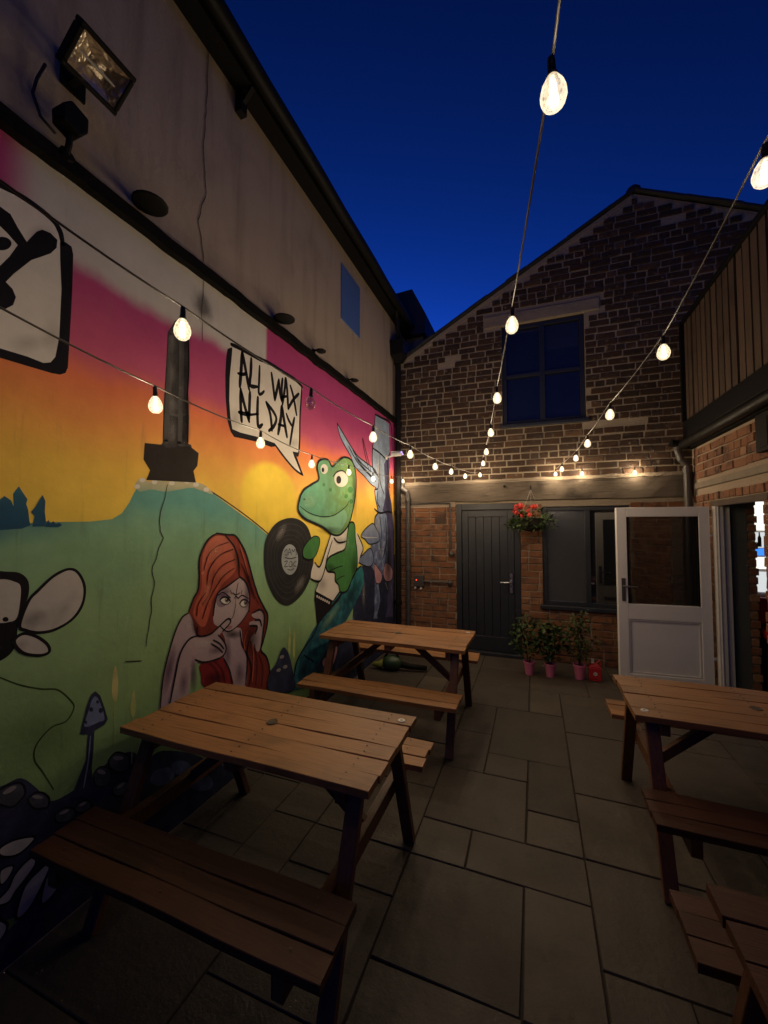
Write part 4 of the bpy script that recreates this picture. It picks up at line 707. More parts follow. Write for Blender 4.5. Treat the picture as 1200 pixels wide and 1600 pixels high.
  ('f','navy',0,[(1.289,0.884),(1.287,0.879),(1.282,0.878),(1.278,0.883),(1.275,0.889),(1.277,0.894),(1.282,0.894),(1.287,0.89)]),
  ('s','capblue',0.006,[(1.255,0.743),(1.249,0.64),(1.232,0.526)]),
 ],
 'painted_grass_head#0': [
  ('f','straw',0,[(1.365,1.028),(1.379,0.961),(1.379,0.878),(1.367,0.852),(1.351,0.899),(1.353,0.98)]),
  ('s','straw',0.0036,[(1.366,0.873),(1.365,0.761),(1.367,0.638)]),
 ],
 'painted_grass_head#1': [
  ('f','straw',0,[(1.462,0.873),(1.475,0.803),(1.474,0.755),(1.462,0.728),(1.446,0.778),(1.45,0.824)]),
  ('s','straw',0.0036,[(1.462,0.75),(1.461,0.633),(1.462,0.505)]),
 ],
 'painted_grass_head#2': [
  ('f','straw',0,[(2.841,0.872),(2.855,0.797),(2.853,0.678),(2.839,0.646),(2.82,0.699),(2.826,0.816)]),
  ('s','straw',0.006,[(2.839,0.67),(2.833,0.542),(2.831,0.4)]),
 ],
 'painted_grass_head#3': [
  ('f','straw',0,[(2.912,0.837),(2.926,0.761),(2.924,0.621),(2.91,0.589),(2.89,0.643),(2.896,0.781)]),
  ('s','straw',0.006,[(2.909,0.613),(2.903,0.483),(2.901,0.339)]),
 ],
 'painted_rocks': [
  ('f','navy',0,[(0.652,0.815),(0.825,0.743),(0.928,0.711),(0.992,0.705),(1.047,0.635),(1.102,0.548),(1.185,0.537),(1.277,0.547),(1.342,0.577),(1.463,0.565),(1.568,0.43),(1.847,0.304),(2.264,0.029),(2.278,-0.608),(1.063,0.133),(0.667,0.368)]),
  ('f','rock',0,[(1.005,0.664),(1.009,0.634),(0.99,0.616),(0.97,0.609),(0.941,0.63),(0.921,0.657),(0.916,0.688),(0.931,0.7),(0.962,0.7),(0.99,0.688)]),
  ('o','ink',0.0075,[(1.005,0.664),(1.009,0.634),(0.99,0.616),(0.97,0.609),(0.941,0.63),(0.921,0.657),(0.916,0.688),(0.931,0.7),(0.962,0.7),(0.99,0.688)]),
  ('f','rocklight',0,[(0.979,0.681),(0.975,0.674),(0.961,0.67),(0.945,0.672),(0.936,0.679),(0.94,0.686),(0.953,0.69),(0.97,0.688)]),
  ('f','rock',0,[(1.096,0.547),(1.09,0.53),(1.07,0.537),(1.044,0.553),(1.026,0.582),(1.019,0.606),(1.031,0.614),(1.048,0.616),(1.074,0.596),(1.093,0.568)]),
  ('o','ink',0.0075,[(1.096,0.547),(1.09,0.53),(1.07,0.537),(1.044,0.553),(1.026,0.582),(1.019,0.606),(1.031,0.614),(1.048,0.616),(1.074,0.596),(1.093,0.568)]),
  ('f','rocklight',0,[(1.073,0.58),(1.067,0.579),(1.053,0.587),(1.039,0.599),(1.034,0.608),(1.04,0.609),(1.054,0.601),(1.067,0.589)]),
  ('f','rock',0,[(1.199,0.443),(1.2,0.423),(1.181,0.417),(1.161,0.42),(1.132,0.438),(1.119,0.46),(1.121,0.479),(1.139,0.487),(1.159,0.485),(1.185,0.466)]),
  ('o','ink',0.0075,[(1.199,0.443),(1.2,0.423),(1.181,0.417),(1.161,0.42),(1.132,0.438),(1.119,0.46),(1.121,0.479),(1.139,0.487),(1.159,0.485),(1.185,0.466)]),
  ('f','rocklight',0,[(1.174,0.464),(1.17,0.46),(1.157,0.46),(1.143,0.465),(1.135,0.472),(1.139,0.476),(1.152,0.476),(1.167,0.471)]),
  ('f','rock',0,[(1.353,0.489),(1.337,0.474),(1.317,0.478),(1.288,0.501),(1.279,0.526),(1.276,0.56),(1.291,0.576),(1.314,0.573),(1.343,0.547),(1.357,0.516)]),
  ('o','ink',0.005,[(1.353,0.489),(1.337,0.474),(1.317,0.478),(1.288,0.501),(1.279,0.526),(1.276,0.56),(1.291,0.576),(1.314,0.573),(1.343,0.547),(1.357,0.516)]),
  ('f','rocklight',0,[(1.33,0.533),(1.322,0.532),(1.308,0.541),(1.295,0.555),(1.292,0.566),(1.3,0.567),(1.314,0.558),(1.326,0.544)]),
  ('f','rock',0,[(1.448,0.521),(1.446,0.491),(1.413,0.491),(1.381,0.51),(1.351,0.548),(1.342,0.58),(1.35,0.595),(1.376,0.605),(1.407,0.588),(1.443,0.551)]),
  ('o','ink',0.0075,[(1.448,0.521),(1.446,0.491),(1.413,0.491),(1.381,0.51),(1.351,0.548),(1.342,0.58),(1.35,0.595),(1.376,0.605),(1.407,0.588),(1.443,0.551)]),
  ('f','rocklight',0,[(1.417,0.557),(1.409,0.554),(1.39,0.561),(1.371,0.575),(1.363,0.586),(1.37,0.589),(1.389,0.582),(1.409,0.569)]),
  ('f','rock',0,[(1.264,0.44),(1.269,0.417),(1.254,0.411),(1.233,0.413),(1.217,0.424),(1.2,0.443),(1.199,0.458),(1.209,0.471),(1.232,0.468),(1.254,0.455)]),
  ('o','ink',0.0075,[(1.264,0.44),(1.269,0.417),(1.254,0.411),(1.233,0.413),(1.217,0.424),(1.2,0.443),(1.199,0.458),(1.209,0.471),(1.232,0.468),(1.254,0.455)]),
  ('f','rocklight',0,[(1.245,0.453),(1.242,0.448),(1.232,0.447),(1.22,0.45),(1.214,0.455),(1.216,0.459),(1.226,0.461),(1.238,0.458)]),
  ('f','rock',0,[(1.45,0.415),(1.454,0.391),(1.443,0.371),(1.423,0.37),(1.389,0.389),(1.37,0.412),(1.365,0.433),(1.376,0.454),(1.407,0.449),(1.435,0.436)]),
  ('o','ink',0.0075,[(1.45,0.415),(1.454,0.391),(1.443,0.371),(1.423,0.37),(1.389,0.389),(1.37,0.412),(1.365,0.433),(1.376,0.454),(1.407,0.449),(1.435,0.436)]),
  ('f','rocklight',0,[(1.426,0.432),(1.424,0.425),(1.411,0.421),(1.396,0.423),(1.386,0.429),(1.389,0.436),(1.401,0.439),(1.417,0.438)]),
  ('f','rock',0,[(2.858,0.531),(2.837,0.488),(2.782,0.486),(2.716,0.498),(2.678,0.54),(2.651,0.599),(2.675,0.637),(2.723,0.653),(2.782,0.633),(2.827,0.586)]),
  ('o','ink',0.0125,[(2.858,0.531),(2.837,0.488),(2.782,0.486),(2.716,0.498),(2.678,0.54),(2.651,0.599),(2.675,0.637),(2.723,0.653),(2.782,0.633),(2.827,0.586)]),
  ('f','rocklight',0,[(2.789,0.593),(2.774,0.584),(2.739,0.59),(2.705,0.607),(2.691,0.623),(2.704,0.632),(2.739,0.626),(2.774,0.61)]),
  ('f','rock',0,[(2.736,0.488),(2.708,0.45),(2.659,0.459),(2.617,0.479),(2.59,0.511),(2.578,0.56),(2.61,0.581),(2.655,0.582),(2.695,0.573),(2.733,0.531)]),
  ('o','ink',0.0125,[(2.736,0.488),(2.708,0.45),(2.659,0.459),(2.617,0.479),(2.59,0.511),(2.578,0.56),(2.61,0.581),(2.655,0.582),(2.695,0.573),(2.733,0.531)]),
  ('f','rocklight',0,[(2.684,0.537),(2.67,0.533),(2.642,0.541),(2.618,0.556),(2.611,0.57),(2.624,0.575),(2.651,0.567),(2.676,0.551)]),
  ('f','rock',0,[(2.948,0.399),(2.918,0.359),(2.846,0.363),(2.758,0.399),(2.685,0.45),(2.664,0.492),(2.679,0.529),(2.736,0.54),(2.837,0.501),(2.918,0.446)]),
  ('o','ink',0.0125,[(2.948,0.399),(2.918,0.359),(2.846,0.363),(2.758,0.399),(2.685,0.45),(2.664,0.492),(2.679,0.529),(2.736,0.54),(2.837,0.501),(2.918,0.446)]),
  ('f','rocklight',0,[(2.849,0.462),(2.827,0.458),(2.777,0.471),(2.728,0.493),(2.708,0.51),(2.728,0.514),(2.777,0.502),(2.827,0.48)]),
  ('f','navy',0,[(1.563,0.473),(1.724,0.434),(1.946,0.268),(2.019,0.11),(2.215,-0.103),(1.855,-0.043),(1.509,0.211)]),
  ('f','denim',0,[(1.72,0.322),(1.719,0.292),(1.688,0.28),(1.642,0.291),(1.598,0.319),(1.572,0.353),(1.573,0.381),(1.6,0.394),(1.645,0.385),(1.691,0.358)]),
  ('f','denim',0,[(1.846,0.259),(1.826,0.248),(1.784,0.262),(1.739,0.296),(1.707,0.334),(1.699,0.365),(1.717,0.376),(1.756,0.364),(1.802,0.332),(1.837,0.291)]),
  ('f','denim',0,[(2.014,0.072),(1.978,0.065),(1.913,0.098),(1.845,0.155),(1.8,0.214),(1.791,0.254),(1.822,0.262),(1.883,0.235),(1.953,0.179),(2.004,0.116)]),
 ],
 'painted_white_petals': [
  ('f','whitegrey',0,[(0.935,0.478),(0.984,0.475),(1.049,0.438),(1.013,0.412),(0.975,0.416),(0.936,0.447)]),
  ('o','ink',0.009,[(0.935,0.478),(0.984,0.475),(1.049,0.438),(1.013,0.412),(0.975,0.416),(0.936,0.447)]),
  ('f','whitegrey',0,[(0.938,0.388),(0.968,0.387),(0.98,0.371),(0.962,0.342),(0.94,0.338)]),
  ('o','ink',0.006,[(0.938,0.388),(0.968,0.387),(0.98,0.371),(0.962,0.342),(0.94,0.338)]),
  ('f','whitegrey',0,[(0.963,0.301),(0.981,0.336),(1.015,0.36),(1.05,0.362),(1.053,0.326),(1.017,0.293),(0.991,0.274),(0.965,0.25),(0.92,0.279)]),
  ('o','ink',0.009,[(0.963,0.301),(0.981,0.336),(1.015,0.36),(1.05,0.362),(1.053,0.326),(1.017,0.293),(0.991,0.274),(0.965,0.25),(0.92,0.279)]),
  ('f','whitegrey',0,[(0.993,0.18),(1.018,0.265),(1.071,0.293),(1.109,0.292),(1.093,0.246),(1.049,0.178),(1.01,0.157)]),
  ('o','ink',0.009,[(0.993,0.18),(1.018,0.265),(1.071,0.293),(1.109,0.292),(1.093,0.246),(1.049,0.178),(1.01,0.157)]),
  ('f','whitegrey',0,[(1.079,0.153),(1.09,0.225),(1.119,0.27),(1.147,0.239),(1.14,0.17),(1.105,0.145)]),
  ('o','ink',0.006,[(1.079,0.153),(1.09,0.225),(1.119,0.27),(1.147,0.239),(1.14,0.17),(1.105,0.145)]),
  ('f','whitegrey',0,[(0.922,0.23),(0.944,0.206),(0.967,0.167),(0.957,0.137),(0.925,0.132)]),
  ('o','ink',0.009,[(0.922,0.23),(0.944,0.206),(0.967,0.167),(0.957,0.137),(0.925,0.132)]),
 ],
 'painted_roots': [
  ('f','navy',0,[(2.569,0.584),(2.651,0.633),(2.737,0.732),(2.819,0.662),(2.881,0.505),(2.909,0.33),(2.571,0.457)]),
  ('f','rocklight',0,[(2.755,0.663),(2.754,0.652),(2.738,0.647),(2.715,0.651),(2.7,0.661),(2.7,0.672),(2.716,0.677),(2.739,0.673)]),
  ('f','rocklight',0,[(2.802,0.567),(2.802,0.557),(2.785,0.552),(2.762,0.557),(2.746,0.568),(2.746,0.578),(2.763,0.583),(2.786,0.578)]),
  ('f','rocklight',0,[(2.712,0.57),(2.711,0.56),(2.695,0.555),(2.673,0.56),(2.658,0.571),(2.658,0.581),(2.674,0.585),(2.696,0.581)]),
  ('f','navy',0,[(3.413,0.472),(3.544,0.564),(3.76,0.593),(4.175,0.472),(4.413,0.235),(4.365,0.015),(3.764,0.214),(3.29,0.355)]),
  ('f','pinkwing',0,[(3.545,0.498),(3.632,0.541),(3.687,0.441),(3.582,0.323)]),
  ('f','pinkwing',0,[(3.382,0.418),(3.446,0.438),(3.414,0.361)]),
 ],
}

def smooth_pts(P, closed, k=4):
    n = len(P)
    if n < 3: return P
    out = []; rngi = range(n if closed else n-1)
    for i in rngi:
        p0 = P[(i-1) % n] if closed else P[max(i-1, 0)]; p1 = P[i]; p2 = P[(i+1) % n]; p3 = P[(i+2) % n] if closed else P[min(i+2, n-1)]
        for j in range(k):
            t_ = j/k
            out.append(tuple(.5*((2*p1[a]) + (-p0[a]+p2[a])*t_ + (2*p0[a]-5*p1[a]+4*p2[a]-p3[a])*t_*t_ + (-p0[a]+3*p1[a]-3*p2[a]+p3[a])*t_**3) for a in (0, 1)))
    if not closed: out.append(P[-1])
    return out
def ribbon(P, w, closed):
    n = len(P); L = []; Rr = []
    for i in range(n):
        a = P[(i-1) % n] if closed else P[max(i-1, 0)]; b = P[(i+1) % n] if closed else P[min(i+1, n-1)]
        dx, dy = b[0]-a[0], b[1]-a[1]; l = math.hypot(dx, dy) or 1; nx, ny = -dy/l, dx/l
        k = 1.0
        if not closed:
            s_ = i/(n-1); k = .72 + .28*min(1, 6*s_, 6*(1-s_))
        k *= 1 + .14*noise.noise((P[i][0]*25, P[i][1]*25, 0))
        L.append((P[i][0]+nx*w/2*k, P[i][1]+ny*w/2*k)); Rr.append((P[i][0]-nx*w/2*k, P[i][1]-ny*w/2*k))
    return L, Rr
MR = MB()
mural = None
m = MB(); m.box((XL-.01, -2.55, .005), (XL+.0004, YB-.003, 3.279)); mural = m.build('mural', M_sunset, LB)
base = XL + .0008
ORDER = ['painted_hill', 'painted_trees', 'painted_monument', 'painted_speech_bubble', 'painted_speech_bubble_large', 'painted_rocks', 'painted_grass_head#0', 'painted_grass_head#1', 'painted_grass_head#2', 'painted_grass_head#3', 'painted_mushroom', 'painted_winged_bug', 'painted_white_petals', 'painted_woman', 'painted_blue_tree', 'painted_record', 'painted_green_reptile', 'painted_roots']
LAB = {'painted_hill': 'painted green hill fading to teal at its skyline', 'painted_trees': 'painted dark blue fir trees', 'painted_monument': 'painted dark stone column on the hilltop',
 'painted_speech_bubble': 'painted white speech bubble reading ALL WAX ALL DAY', 'painted_speech_bubble_large': 'large painted white speech bubble cut off by the frame', 'painted_woman': 'painted woman with long red hair',
 'painted_record': 'painted black vinyl record with grey label', 'painted_green_reptile': 'painted green reptile in a white shirt giving a thumbs up', 'painted_blue_tree': 'painted blue tree trunk with mushrooms', 'painted_winged_bug': 'painted black bug with pale wings',
 'painted_mushroom': 'painted spotted blue mushroom', 'painted_white_petals': 'painted pale flower petals'}
SHAPES = []      # (bbox, layer) of everything already painted
for fig in ORDER:
    mats = []; mm = MB(); mist = {}
    for kind, mk, w, pts in MURAL[fig]:
        if mk not in mats: mats.append(mk)
        mi = mats.index(mk)
        wd = w; w = 0 if kind == 'b' else w; ys = [q[0] for q in pts]; zs = [q[1] for q in pts]; bb = (min(ys)-w, max(ys)+w, min(zs)-w, max(zs)+w)
        lay = 0
        for b2, l2, k2, f2 in SHAPES:
            if b2[0] < bb[1] and b2[1] > bb[0] and b2[2] < bb[3] and b2[3] > bb[2]:
                lay = max(lay, l2 + (0 if (k2 == 'ink' and mk == 'ink' and f2 is fig) else 1))
        w = wd; SHAPES.append((bb, lay, mk, fig)); X = base + .00025*lay
        def cl(q): return (X, min(max(q[0], -2.5), YB-.01), min(max(q[1], .006), 3.277))
        if kind == 'b':
            n = len(pts)-1; mist[len(mm.v)] = w; mm.add([cl(q) for q in pts], [(0, 1+i, 1+(i+1) % n) for i in range(n)], mi)
        elif kind in 'so':
            P = smooth_pts(pts, kind == 'o', 5); A, B = ribbon(P, w, kind == 'o'); n = len(P)
            vs = [cl(q) for q in A] + [cl(q) for q in B]
            fs = [(i, (i+1) % n, n+(i+1) % n, n+i) for i in range(n if kind == 'o' else n-1)]
            mm.add(vs, fs, mi)
            if kind == 's':
                for e in (P[0], P[-1]):
                    mm.add([cl((e[0]+math.cos(a*math.pi/4)*w*.38, e[1]+math.sin(a*math.pi/4)*w*.38)) for a in range(8)], [tuple(range(8))], mi)
        else:
            P = smooth_pts(pts, True, 5) if kind == 'f' else pts
            tris = tessellate_polygon([[Vector((a, b, 0)) for a, b in P]])
            mm.add([cl(q) for q in P], [tuple(t_) for t_ in tris], mi)
    o = mm.build(fig.split('#')[0], [PAINT[k] for k in mats], mural, fix=False)
    if mist:
        at = o.data.attributes.new('mist', 'FLOAT', 'POINT')
        for k_, v_ in mist.items(): at.data[k_].value = v_
    if fig in LAB: o['label'] = LAB[fig]
# cracks in the plaster
M_crack = plain('crack_shadow', (.02, .016, .012), .9)
for P, w in (([(1.86, 4.85), (1.863, 4.534), (1.841, 4.105), (1.868, 3.853), (1.817, 3.624), (1.858, 3.424), (1.857, 3.38)], .006), ([(1.857, 3.27), (1.85, 3.0), (1.86, 2.86)], .004), ([(1.636, 1.948), (1.591, 1.791), (1.59, 1.685), (1.611, 1.649), (1.552, 1.495), (1.562, 1.408), (1.542, 1.19), (1.523, 1.06)], .0055), ([(1.409, 1.032), (1.517, 1.005)], .006)):
    Q = []
    for a, b in zip(P, P[1:]):
        for k in range(8):
            s_ = k/8; y, z = a[0]+(b[0]-a[0])*s_, a[1]+(b[1]-a[1])*s_; Q.append((y + .012*noise.noise((y*9, z*14, 2)), z))
    A, B = ribbon(Q, w, False); X = XL+.0005 if P[0][1] > 3.3 else base + .0022
    mm = MB(); n = len(Q); mm.add([(X, *q) for q in A]+[(X, *q) for q in B], [(i, i+1, n+i+1, n+i) for i in range(n-1)])
    mm.build('plaster_crack', M_crack, mural if P[0][1] < 3.3 else LB, fix=False)

# ------------------------------------------------------------------ bricks
def brick_variant(seed):
    r = random.Random(seed); mm = MB(); j = lambda a: r.uniform(-a, a)
    # unit brick: x,z in -.5...5 ; front face at y=-1, back open at y=0
    back = [(x+j(.012), 0, z+j(.03)) for x, z in ((-.5, -.5), (.5, -.5), (.5, .5), (-.5, .5))]
    mid = [(x, -.72+j(.15), z) for x, _, z in back]
    front = [(x*.955+j(.012), -1+j(.12), z*.86+j(.03)) for x, _, z in back]
    fs = [(8, 9, 10, 11)] + [(k, (k+1) % 4, 4+(k+1) % 4, 4+k) for k in range(4)] + [(4+k, 4+(k+1) % 4, 8+(k+1) % 4, 8+k) for k in range(4)]
    mm.add(back+mid+front, fs); return mm
VAR = [brick_variant(s) for s in range(9)]
def brick_set(mat): return [v.mesh('brick', mat) for v in VAR]
def lay(x0, x1, z0, z1, course, length, joint, r, ok, kind):
    """rows of (centre u, centre v, width, height, kind) filling a rectangle where ok(u0,u1,v0,v1)"""
    out = []; row = 0; z = z0
    while z + course*.5 < z1:
        x = x0 - r.random()*.02 - (length*.5 if row % 2 else 0); header = kind == 'old' and row % 5 == 3
        while x < x1:
            L = length*.5 if (header or r.random() < .13) else length
            L *= r.uniform(.93, 1.06) if kind == 'old' else 1.0
            a, b = max(x, x0)+joint/2, min(x+L, x1)-joint/2; c0, c1 = z+joint/2, z+course-joint/2
            if b-a > .035:
                for a2, b2 in ok(a, b, c0, c1): out.append(((a2+b2)/2, (c0+c1)/2 + (r.uniform(-.004, .004) if kind == 'old' else 0), b2-a2, c1-c0, kind))
            x += L
        z += course; row += 1
    return out
def set_bricks(B, parent, xf, near_key, proud, msets, mfar, limit=300, seed=1):
    """nearest bricks one object each, the rest one joined part per kind"""
    r = random.Random(seed); B = sorted(B, key=near_key); far = {}
    for i, (u, v, w, h, kind) in enumerate(B):
        d = proud*r.uniform(.5, 1.4); k = r.randrange(9); rot = r.uniform(-.012, .012) if kind == 'old' else 0
        loc, rz = xf(u, v)
        if i < limit:
            place('brick', msets[kind][k], parent, loc, (0, rot, rz), (w, d, h))
        else:
            M = Matrix.Translation(loc) @ Matrix.Rotation(rz, 4, 'Z') @ Matrix.Rotation(rot, 4, 'Y')
            mm = far.setdefault(kind, MB()); mm.add([M @ Vector((x*w, y*d, z*h)) for x, y, z in VAR[k].v], VAR[k].f)
    for kind, mm in far.items():
        tag(mm.build('brickwork', mfar[kind], parent, fix=False), kind='stuff')
def cut(holes):
    def ok(a, b, c0, c1):
        segs = [(a, b)]
        for h0, h1, g0, g1 in holes:
            if c1 > g0+.02 and c0 < g1-.02:
                n = []
                for s0, s1 in segs:
                    if s1 <= h0 or s0 >= h1: n.append((s0, s1)); continue
                    if h0 - s0 > .03: n.append((s0, h0-.004))
                    if s1 - h1 > .03: n.append((h1+.004, s1))
                segs = n
        return segs
    return ok

# ------------------------------------------------------------------ back building (gable)
GB = thing('gabled_brick_building', 'old dark brick gabled building closing the far end of the courtyard', 'building')
APX, APZ = 1.23, 5.90
def rake(x): return APZ - (.548*(APX-x) if x < APX else .49*(x-APX))
X0, X1 = -1.90, 3.3
HO = [(-1.02, -.17, -.1, 2.04), (.10, 1.10, .71, 1.985), (-.38, .645, 3.10, 4.485)]      # door, lower window, upper window
xs = sorted({X0, -1.02, -.38, -.17, .10, .645, 1.10, APX, X1})
m = MB()
for a, b in zip(xs, xs[1:]):
    zs = [(-.05, None)]; z = -.05
    for h0, h1, g0, g1 in sorted(HO, key=lambda q: q[2]):
        if a >= h0-1e-6 and b <= h1+1e-6:
            if g0 > z: m.box((a, YB, z), (b, YB+.30, g0))
            z = g1
    vs = [(a, YB, z), (b, YB, z), (b, YB, rake(b)-.02), (a, YB, rake(a)-.02), (a, YB+.3, z), (b, YB+.3, z), (b, YB+.3, rake(b)-.02), (a, YB+.3, rake(a)-.02)]
    m.add(vs, [(0, 1, 2, 3), (5, 4, 7, 6), (3, 2, 6, 7), (0, 4, 5, 1), (0, 3, 7, 4), (1, 5, 6, 2)])
m.build('mortar_wall', M_mort, GB, fix=False)
r = random.Random(11)
okold = cut([HO[2], (-.62, .83, 4.485, 4.64)])
def okr(a, b, c0, c1):                      # bricks are cut to the slope of the verge
    e = .075 + .035*noise.noise((c0*7, a*.7, 0)); lo, hi = APX-(APZ-e-c1)/.548, APX+(APZ-e-c1)/.49
    return [(max(p, lo), min(q, hi)) for p, q in okold(a, b, c0, c1) if min(q, hi)-max(p, lo) > .05]
B = lay(-1.86, 3.2, 2.36, 5.9, .0865, .232, .018, r, okr, 'old')
B = [b for b in B if r.random() > .006]
B += [b for b in lay(-1.86, 1.74, .0, 2.0, .088, .24, .013, r, cut(HO[:2]), 'new')]
def keyb(b):
    u, v = b[0], b[1]; vis = 0
    if u > 1.66 and v < 4.1: vis = 50
    if u > .85 and v < 1.95: vis = 40
    if u < -.9 and v < .75: vis = 30
    if v < .35: vis = 20
    return vis + math.dist((u, YB, v), (0, 0, 1.7)) - (1.2 if b[4] == 'new' else 0)
set_bricks(B, GB, lambda u, v: ((u, YB+.003, v), 0), keyb, .016, {'old': brick_set(M_old), 'new': brick_set(M_new)}, {'old': M_old_i, 'new': M_new_i}, 300, 5)
# lime render patches along the verge
m = MB()
for i in range(46):
    a = -1.85 + i*.0665; b = a+.0665; th = .075 + .05*noise.noise((a*4, 0, 0))
    m.add([(a, YB-.012, rake(a)-th-.03*noise.noise((a*9, 1, 0))), (b, YB-.012, rake(b)-th-.03*noise.noise((b*9, 1, 0))), (b, YB-.012, rake(b)-.015), (a, YB-.012, rake(a)-.015), (a, YB+.01, rake(a)-th), (b, YB+.01, rake(b)-th)], [(0, 1, 2, 3), (0, 4, 5, 1)])
m.build('verge_mortar', M_mort, GB, fix=False)
# roof slates edge on
for sgn, xa, xb in ((-1, -2.1, APX), (1, APX, 3.6)):
    n = 13 if sgn < 0 else 9
    for i in range(n):
        a = xa + (xb-xa)*i/n; b = xa + (xb-xa)*(i+1)/n; j = rng.uniform(-.006, .006)
        m = MB(); m.prism([(a, rake(a)+j), (b, rake(b)+j), (b, rake(b)+.028+j), (a, rake(a)+.028+j)], 'y', YB-.06+rng.uniform(-.012, .012), YB+3); m.build('verge_slate', M_slate, GB)
m = MB(); m.lathe([(.0, -.02), (.09, -.02), (.08, .03), (.05, .06), (0, .065)], (APX, YB+.02, APZ+.02), 10); m.build('ridge_end', M_slate, GB)
# timber bressummer over the ground floor, stone lintel over the upper window
def rough_beam(name, a, b, mat, seg=26, amp=.012):
    (xa, ya, za), (xb, yb, zb) = a, b; mm = MB(); ring = 8; vs = []; fs = []
    for i in range(seg+1):
        x = xa+(xb-xa)*i/seg
        q = [(ya, za), (ya, (za+zb)/2), (ya, zb), ((ya+yb)/2, zb), (yb, zb), (yb, (za+zb)/2), (yb, za), ((ya+yb)/2, za)]
        for k, (y, z) in enumerate(q): vs.append((x, y + amp*noise.noise((x*3, k*3.1, 1)), z + amp*1.3*noise.noise((x*2.3, k*2.7, 5))))
    for i in range(seg):
        for k in range(ring): fs.append((i*ring+k, i*ring+(k+1) % ring, (i+1)*ring+(k+1) % ring, (i+1)*ring+k))
    fs += [tuple(range(ring)), tuple(seg*ring+k for k in range(ring))]
    mm.add(vs, fs); return mm.build(name, mat, GB)
o = rough_beam('timber_beam', (-1.84, YB-.045, 2.075), (1.70, YB+.1, 2.335), M_beam); o['label'] = 'weathered grey timber beam over door and window'
m = MB()
for i in range(60):
    a = -1.84+i*.059; b = a+.059; f = lambda x: .02*noise.noise((x*6, 0, 3)); g = lambda x: .012*noise.noise((x*7, 4, 3))
    m.add([(a, YB-.05, 2.325+g(a)), (b, YB-.05, 2.325+g(b)), (b, YB-.02, 2.372+f(b)), (a, YB-.02, 2.372+f(a)), (a, YB+.02, 2.38+f(a)), (b, YB+.02, 2.38+f(b))], [(0, 1, 2, 3), (3, 2, 5, 4)])
m.build('mortar_fillet', M_mort, GB, fix=False)
o = rough_beam('mortar_course', (-1.85, YB-.018, 2.0), (-1.03, YB+.05, 2.075), M_mort2, 14, .008)
m = MB(); m.tube([(-.36, YB-.07, 2.265), (-.36, YB-.03, 2.265)], .017, 8); m.build('bolt_head', M_black, GB)
o = rough_beam('stone_lintel', (-.605, YB-.022, 4.49), (.815, YB+.05, 4.635), M_stone, 14, .007)
# upper window
def window(x0, x1, z0, z1, fw, mulls, transoms, matf, panes, name, sill=True, deep=.06, label=None):
    w = MB(); y = YB+deep-.03
    w.box((x0, y, z0), (x0+fw, y+.07, z1)); w.box((x1-fw, y, z0), (x1, y+.07, z1)); w.box((x0+fw, y, z1-fw), (x1-fw, y+.07, z1)); w.box((x0+fw, y, z0), (x1-fw, y+.07, z0+fw))
    root = w.build(name, matf, GB, bevel=.004)
    if label: root['label'] = label
    ms = [x0+fw/2] + mulls + [x1-fw/2]; ts = [z0+fw/2] + transoms + [z1-fw/2]
    for x in mulls: mm = MB(); mm.box((x-fw*.6, y-.004, z0+fw), (x+fw*.6, y+.066, z1-fw)); mm.build('mullion', matf, root, bevel=.004)
    k = 0
    for i, (a, b) in enumerate(zip(ms, ms[1:])):
        la = a+fw/2+(.1*fw if i else 0); lb = b-fw/2-(.1*fw if i < len(ms)-2 else 0)
        for z in transoms: mm = MB(); mm.box((la, y+.002, z-fw*.4), (lb, y+.06, z+fw*.4)); mm.build('glazing_bar', matf, root, bevel=.003)
        for j, (c0, c1) in enumerate(zip(ts, ts[1:])):
            mm = MB(); tl = rng.uniform(-.004, .004)
            mm.add([(la-.004, y+.035+tl, c0), (lb+.004, y+.035-tl, c0), (lb+.004, y+.035-tl, c1), (la-.004, y+.035+tl, c1), (la-.004, y+.041+tl, c0), (lb+.004, y+.041-tl, c0), (lb+.004, y+.041-tl, c1), (la-.004, y+.041+tl, c1)], [(0, 1, 2, 3), (5, 4, 7, 6)])
            mm.build('pane', panes[k % len(panes)], root); k += 1
    if sill: mm = MB(); mm.box((x0-.04, YB-.05, z0-.05), (x1+.04, y+.03, z0-.001)); mm.build('sill', matf, root, bevel=.006)
    return root
M_anthblue = plain('dark_blue_paint', (.010, .012, .018), .5, var=.12, scale=8, bump=.05)
M_glassup = glass('upper_window_glass', (.012, .014, .022), .06, .45, noise=.02); M_glassup.node_tree.nodes['Principled BSDF'].inputs['IOR'].default_value = 1.36
uw = window(-.375, .64, 3.105, 4.48, .055, [.135], [3.78], M_anthblue, [M_glassup], 'upper_window', label='dark framed four pane window in the gable')
m = MB(); m.box((.165, YB+.085, 4.10), (.585, YB+.09, 4.425)); m.build('roller_blind', plain('blind', (.16, .165, .19), .9), uw)
lw = window(.105, 1.095, .715, 1.98, .05, [.635], [], M_anthpvc, [M_frost, M_glass], 'lower_window', label='dark framed ground floor window left of the white door')
m = MB(); m.box((.655, YB+.028, 1.0), (.70, YB+.05, 1.02)); m.build('window_handle', M_steel, lw)
# dark backs so that no sky shows through the panes
m = MB(); m.box((-1.0, YB+.31, -.02), (1.2, YB+.33, 4.6)); m.build('room_back', M_black, GB)
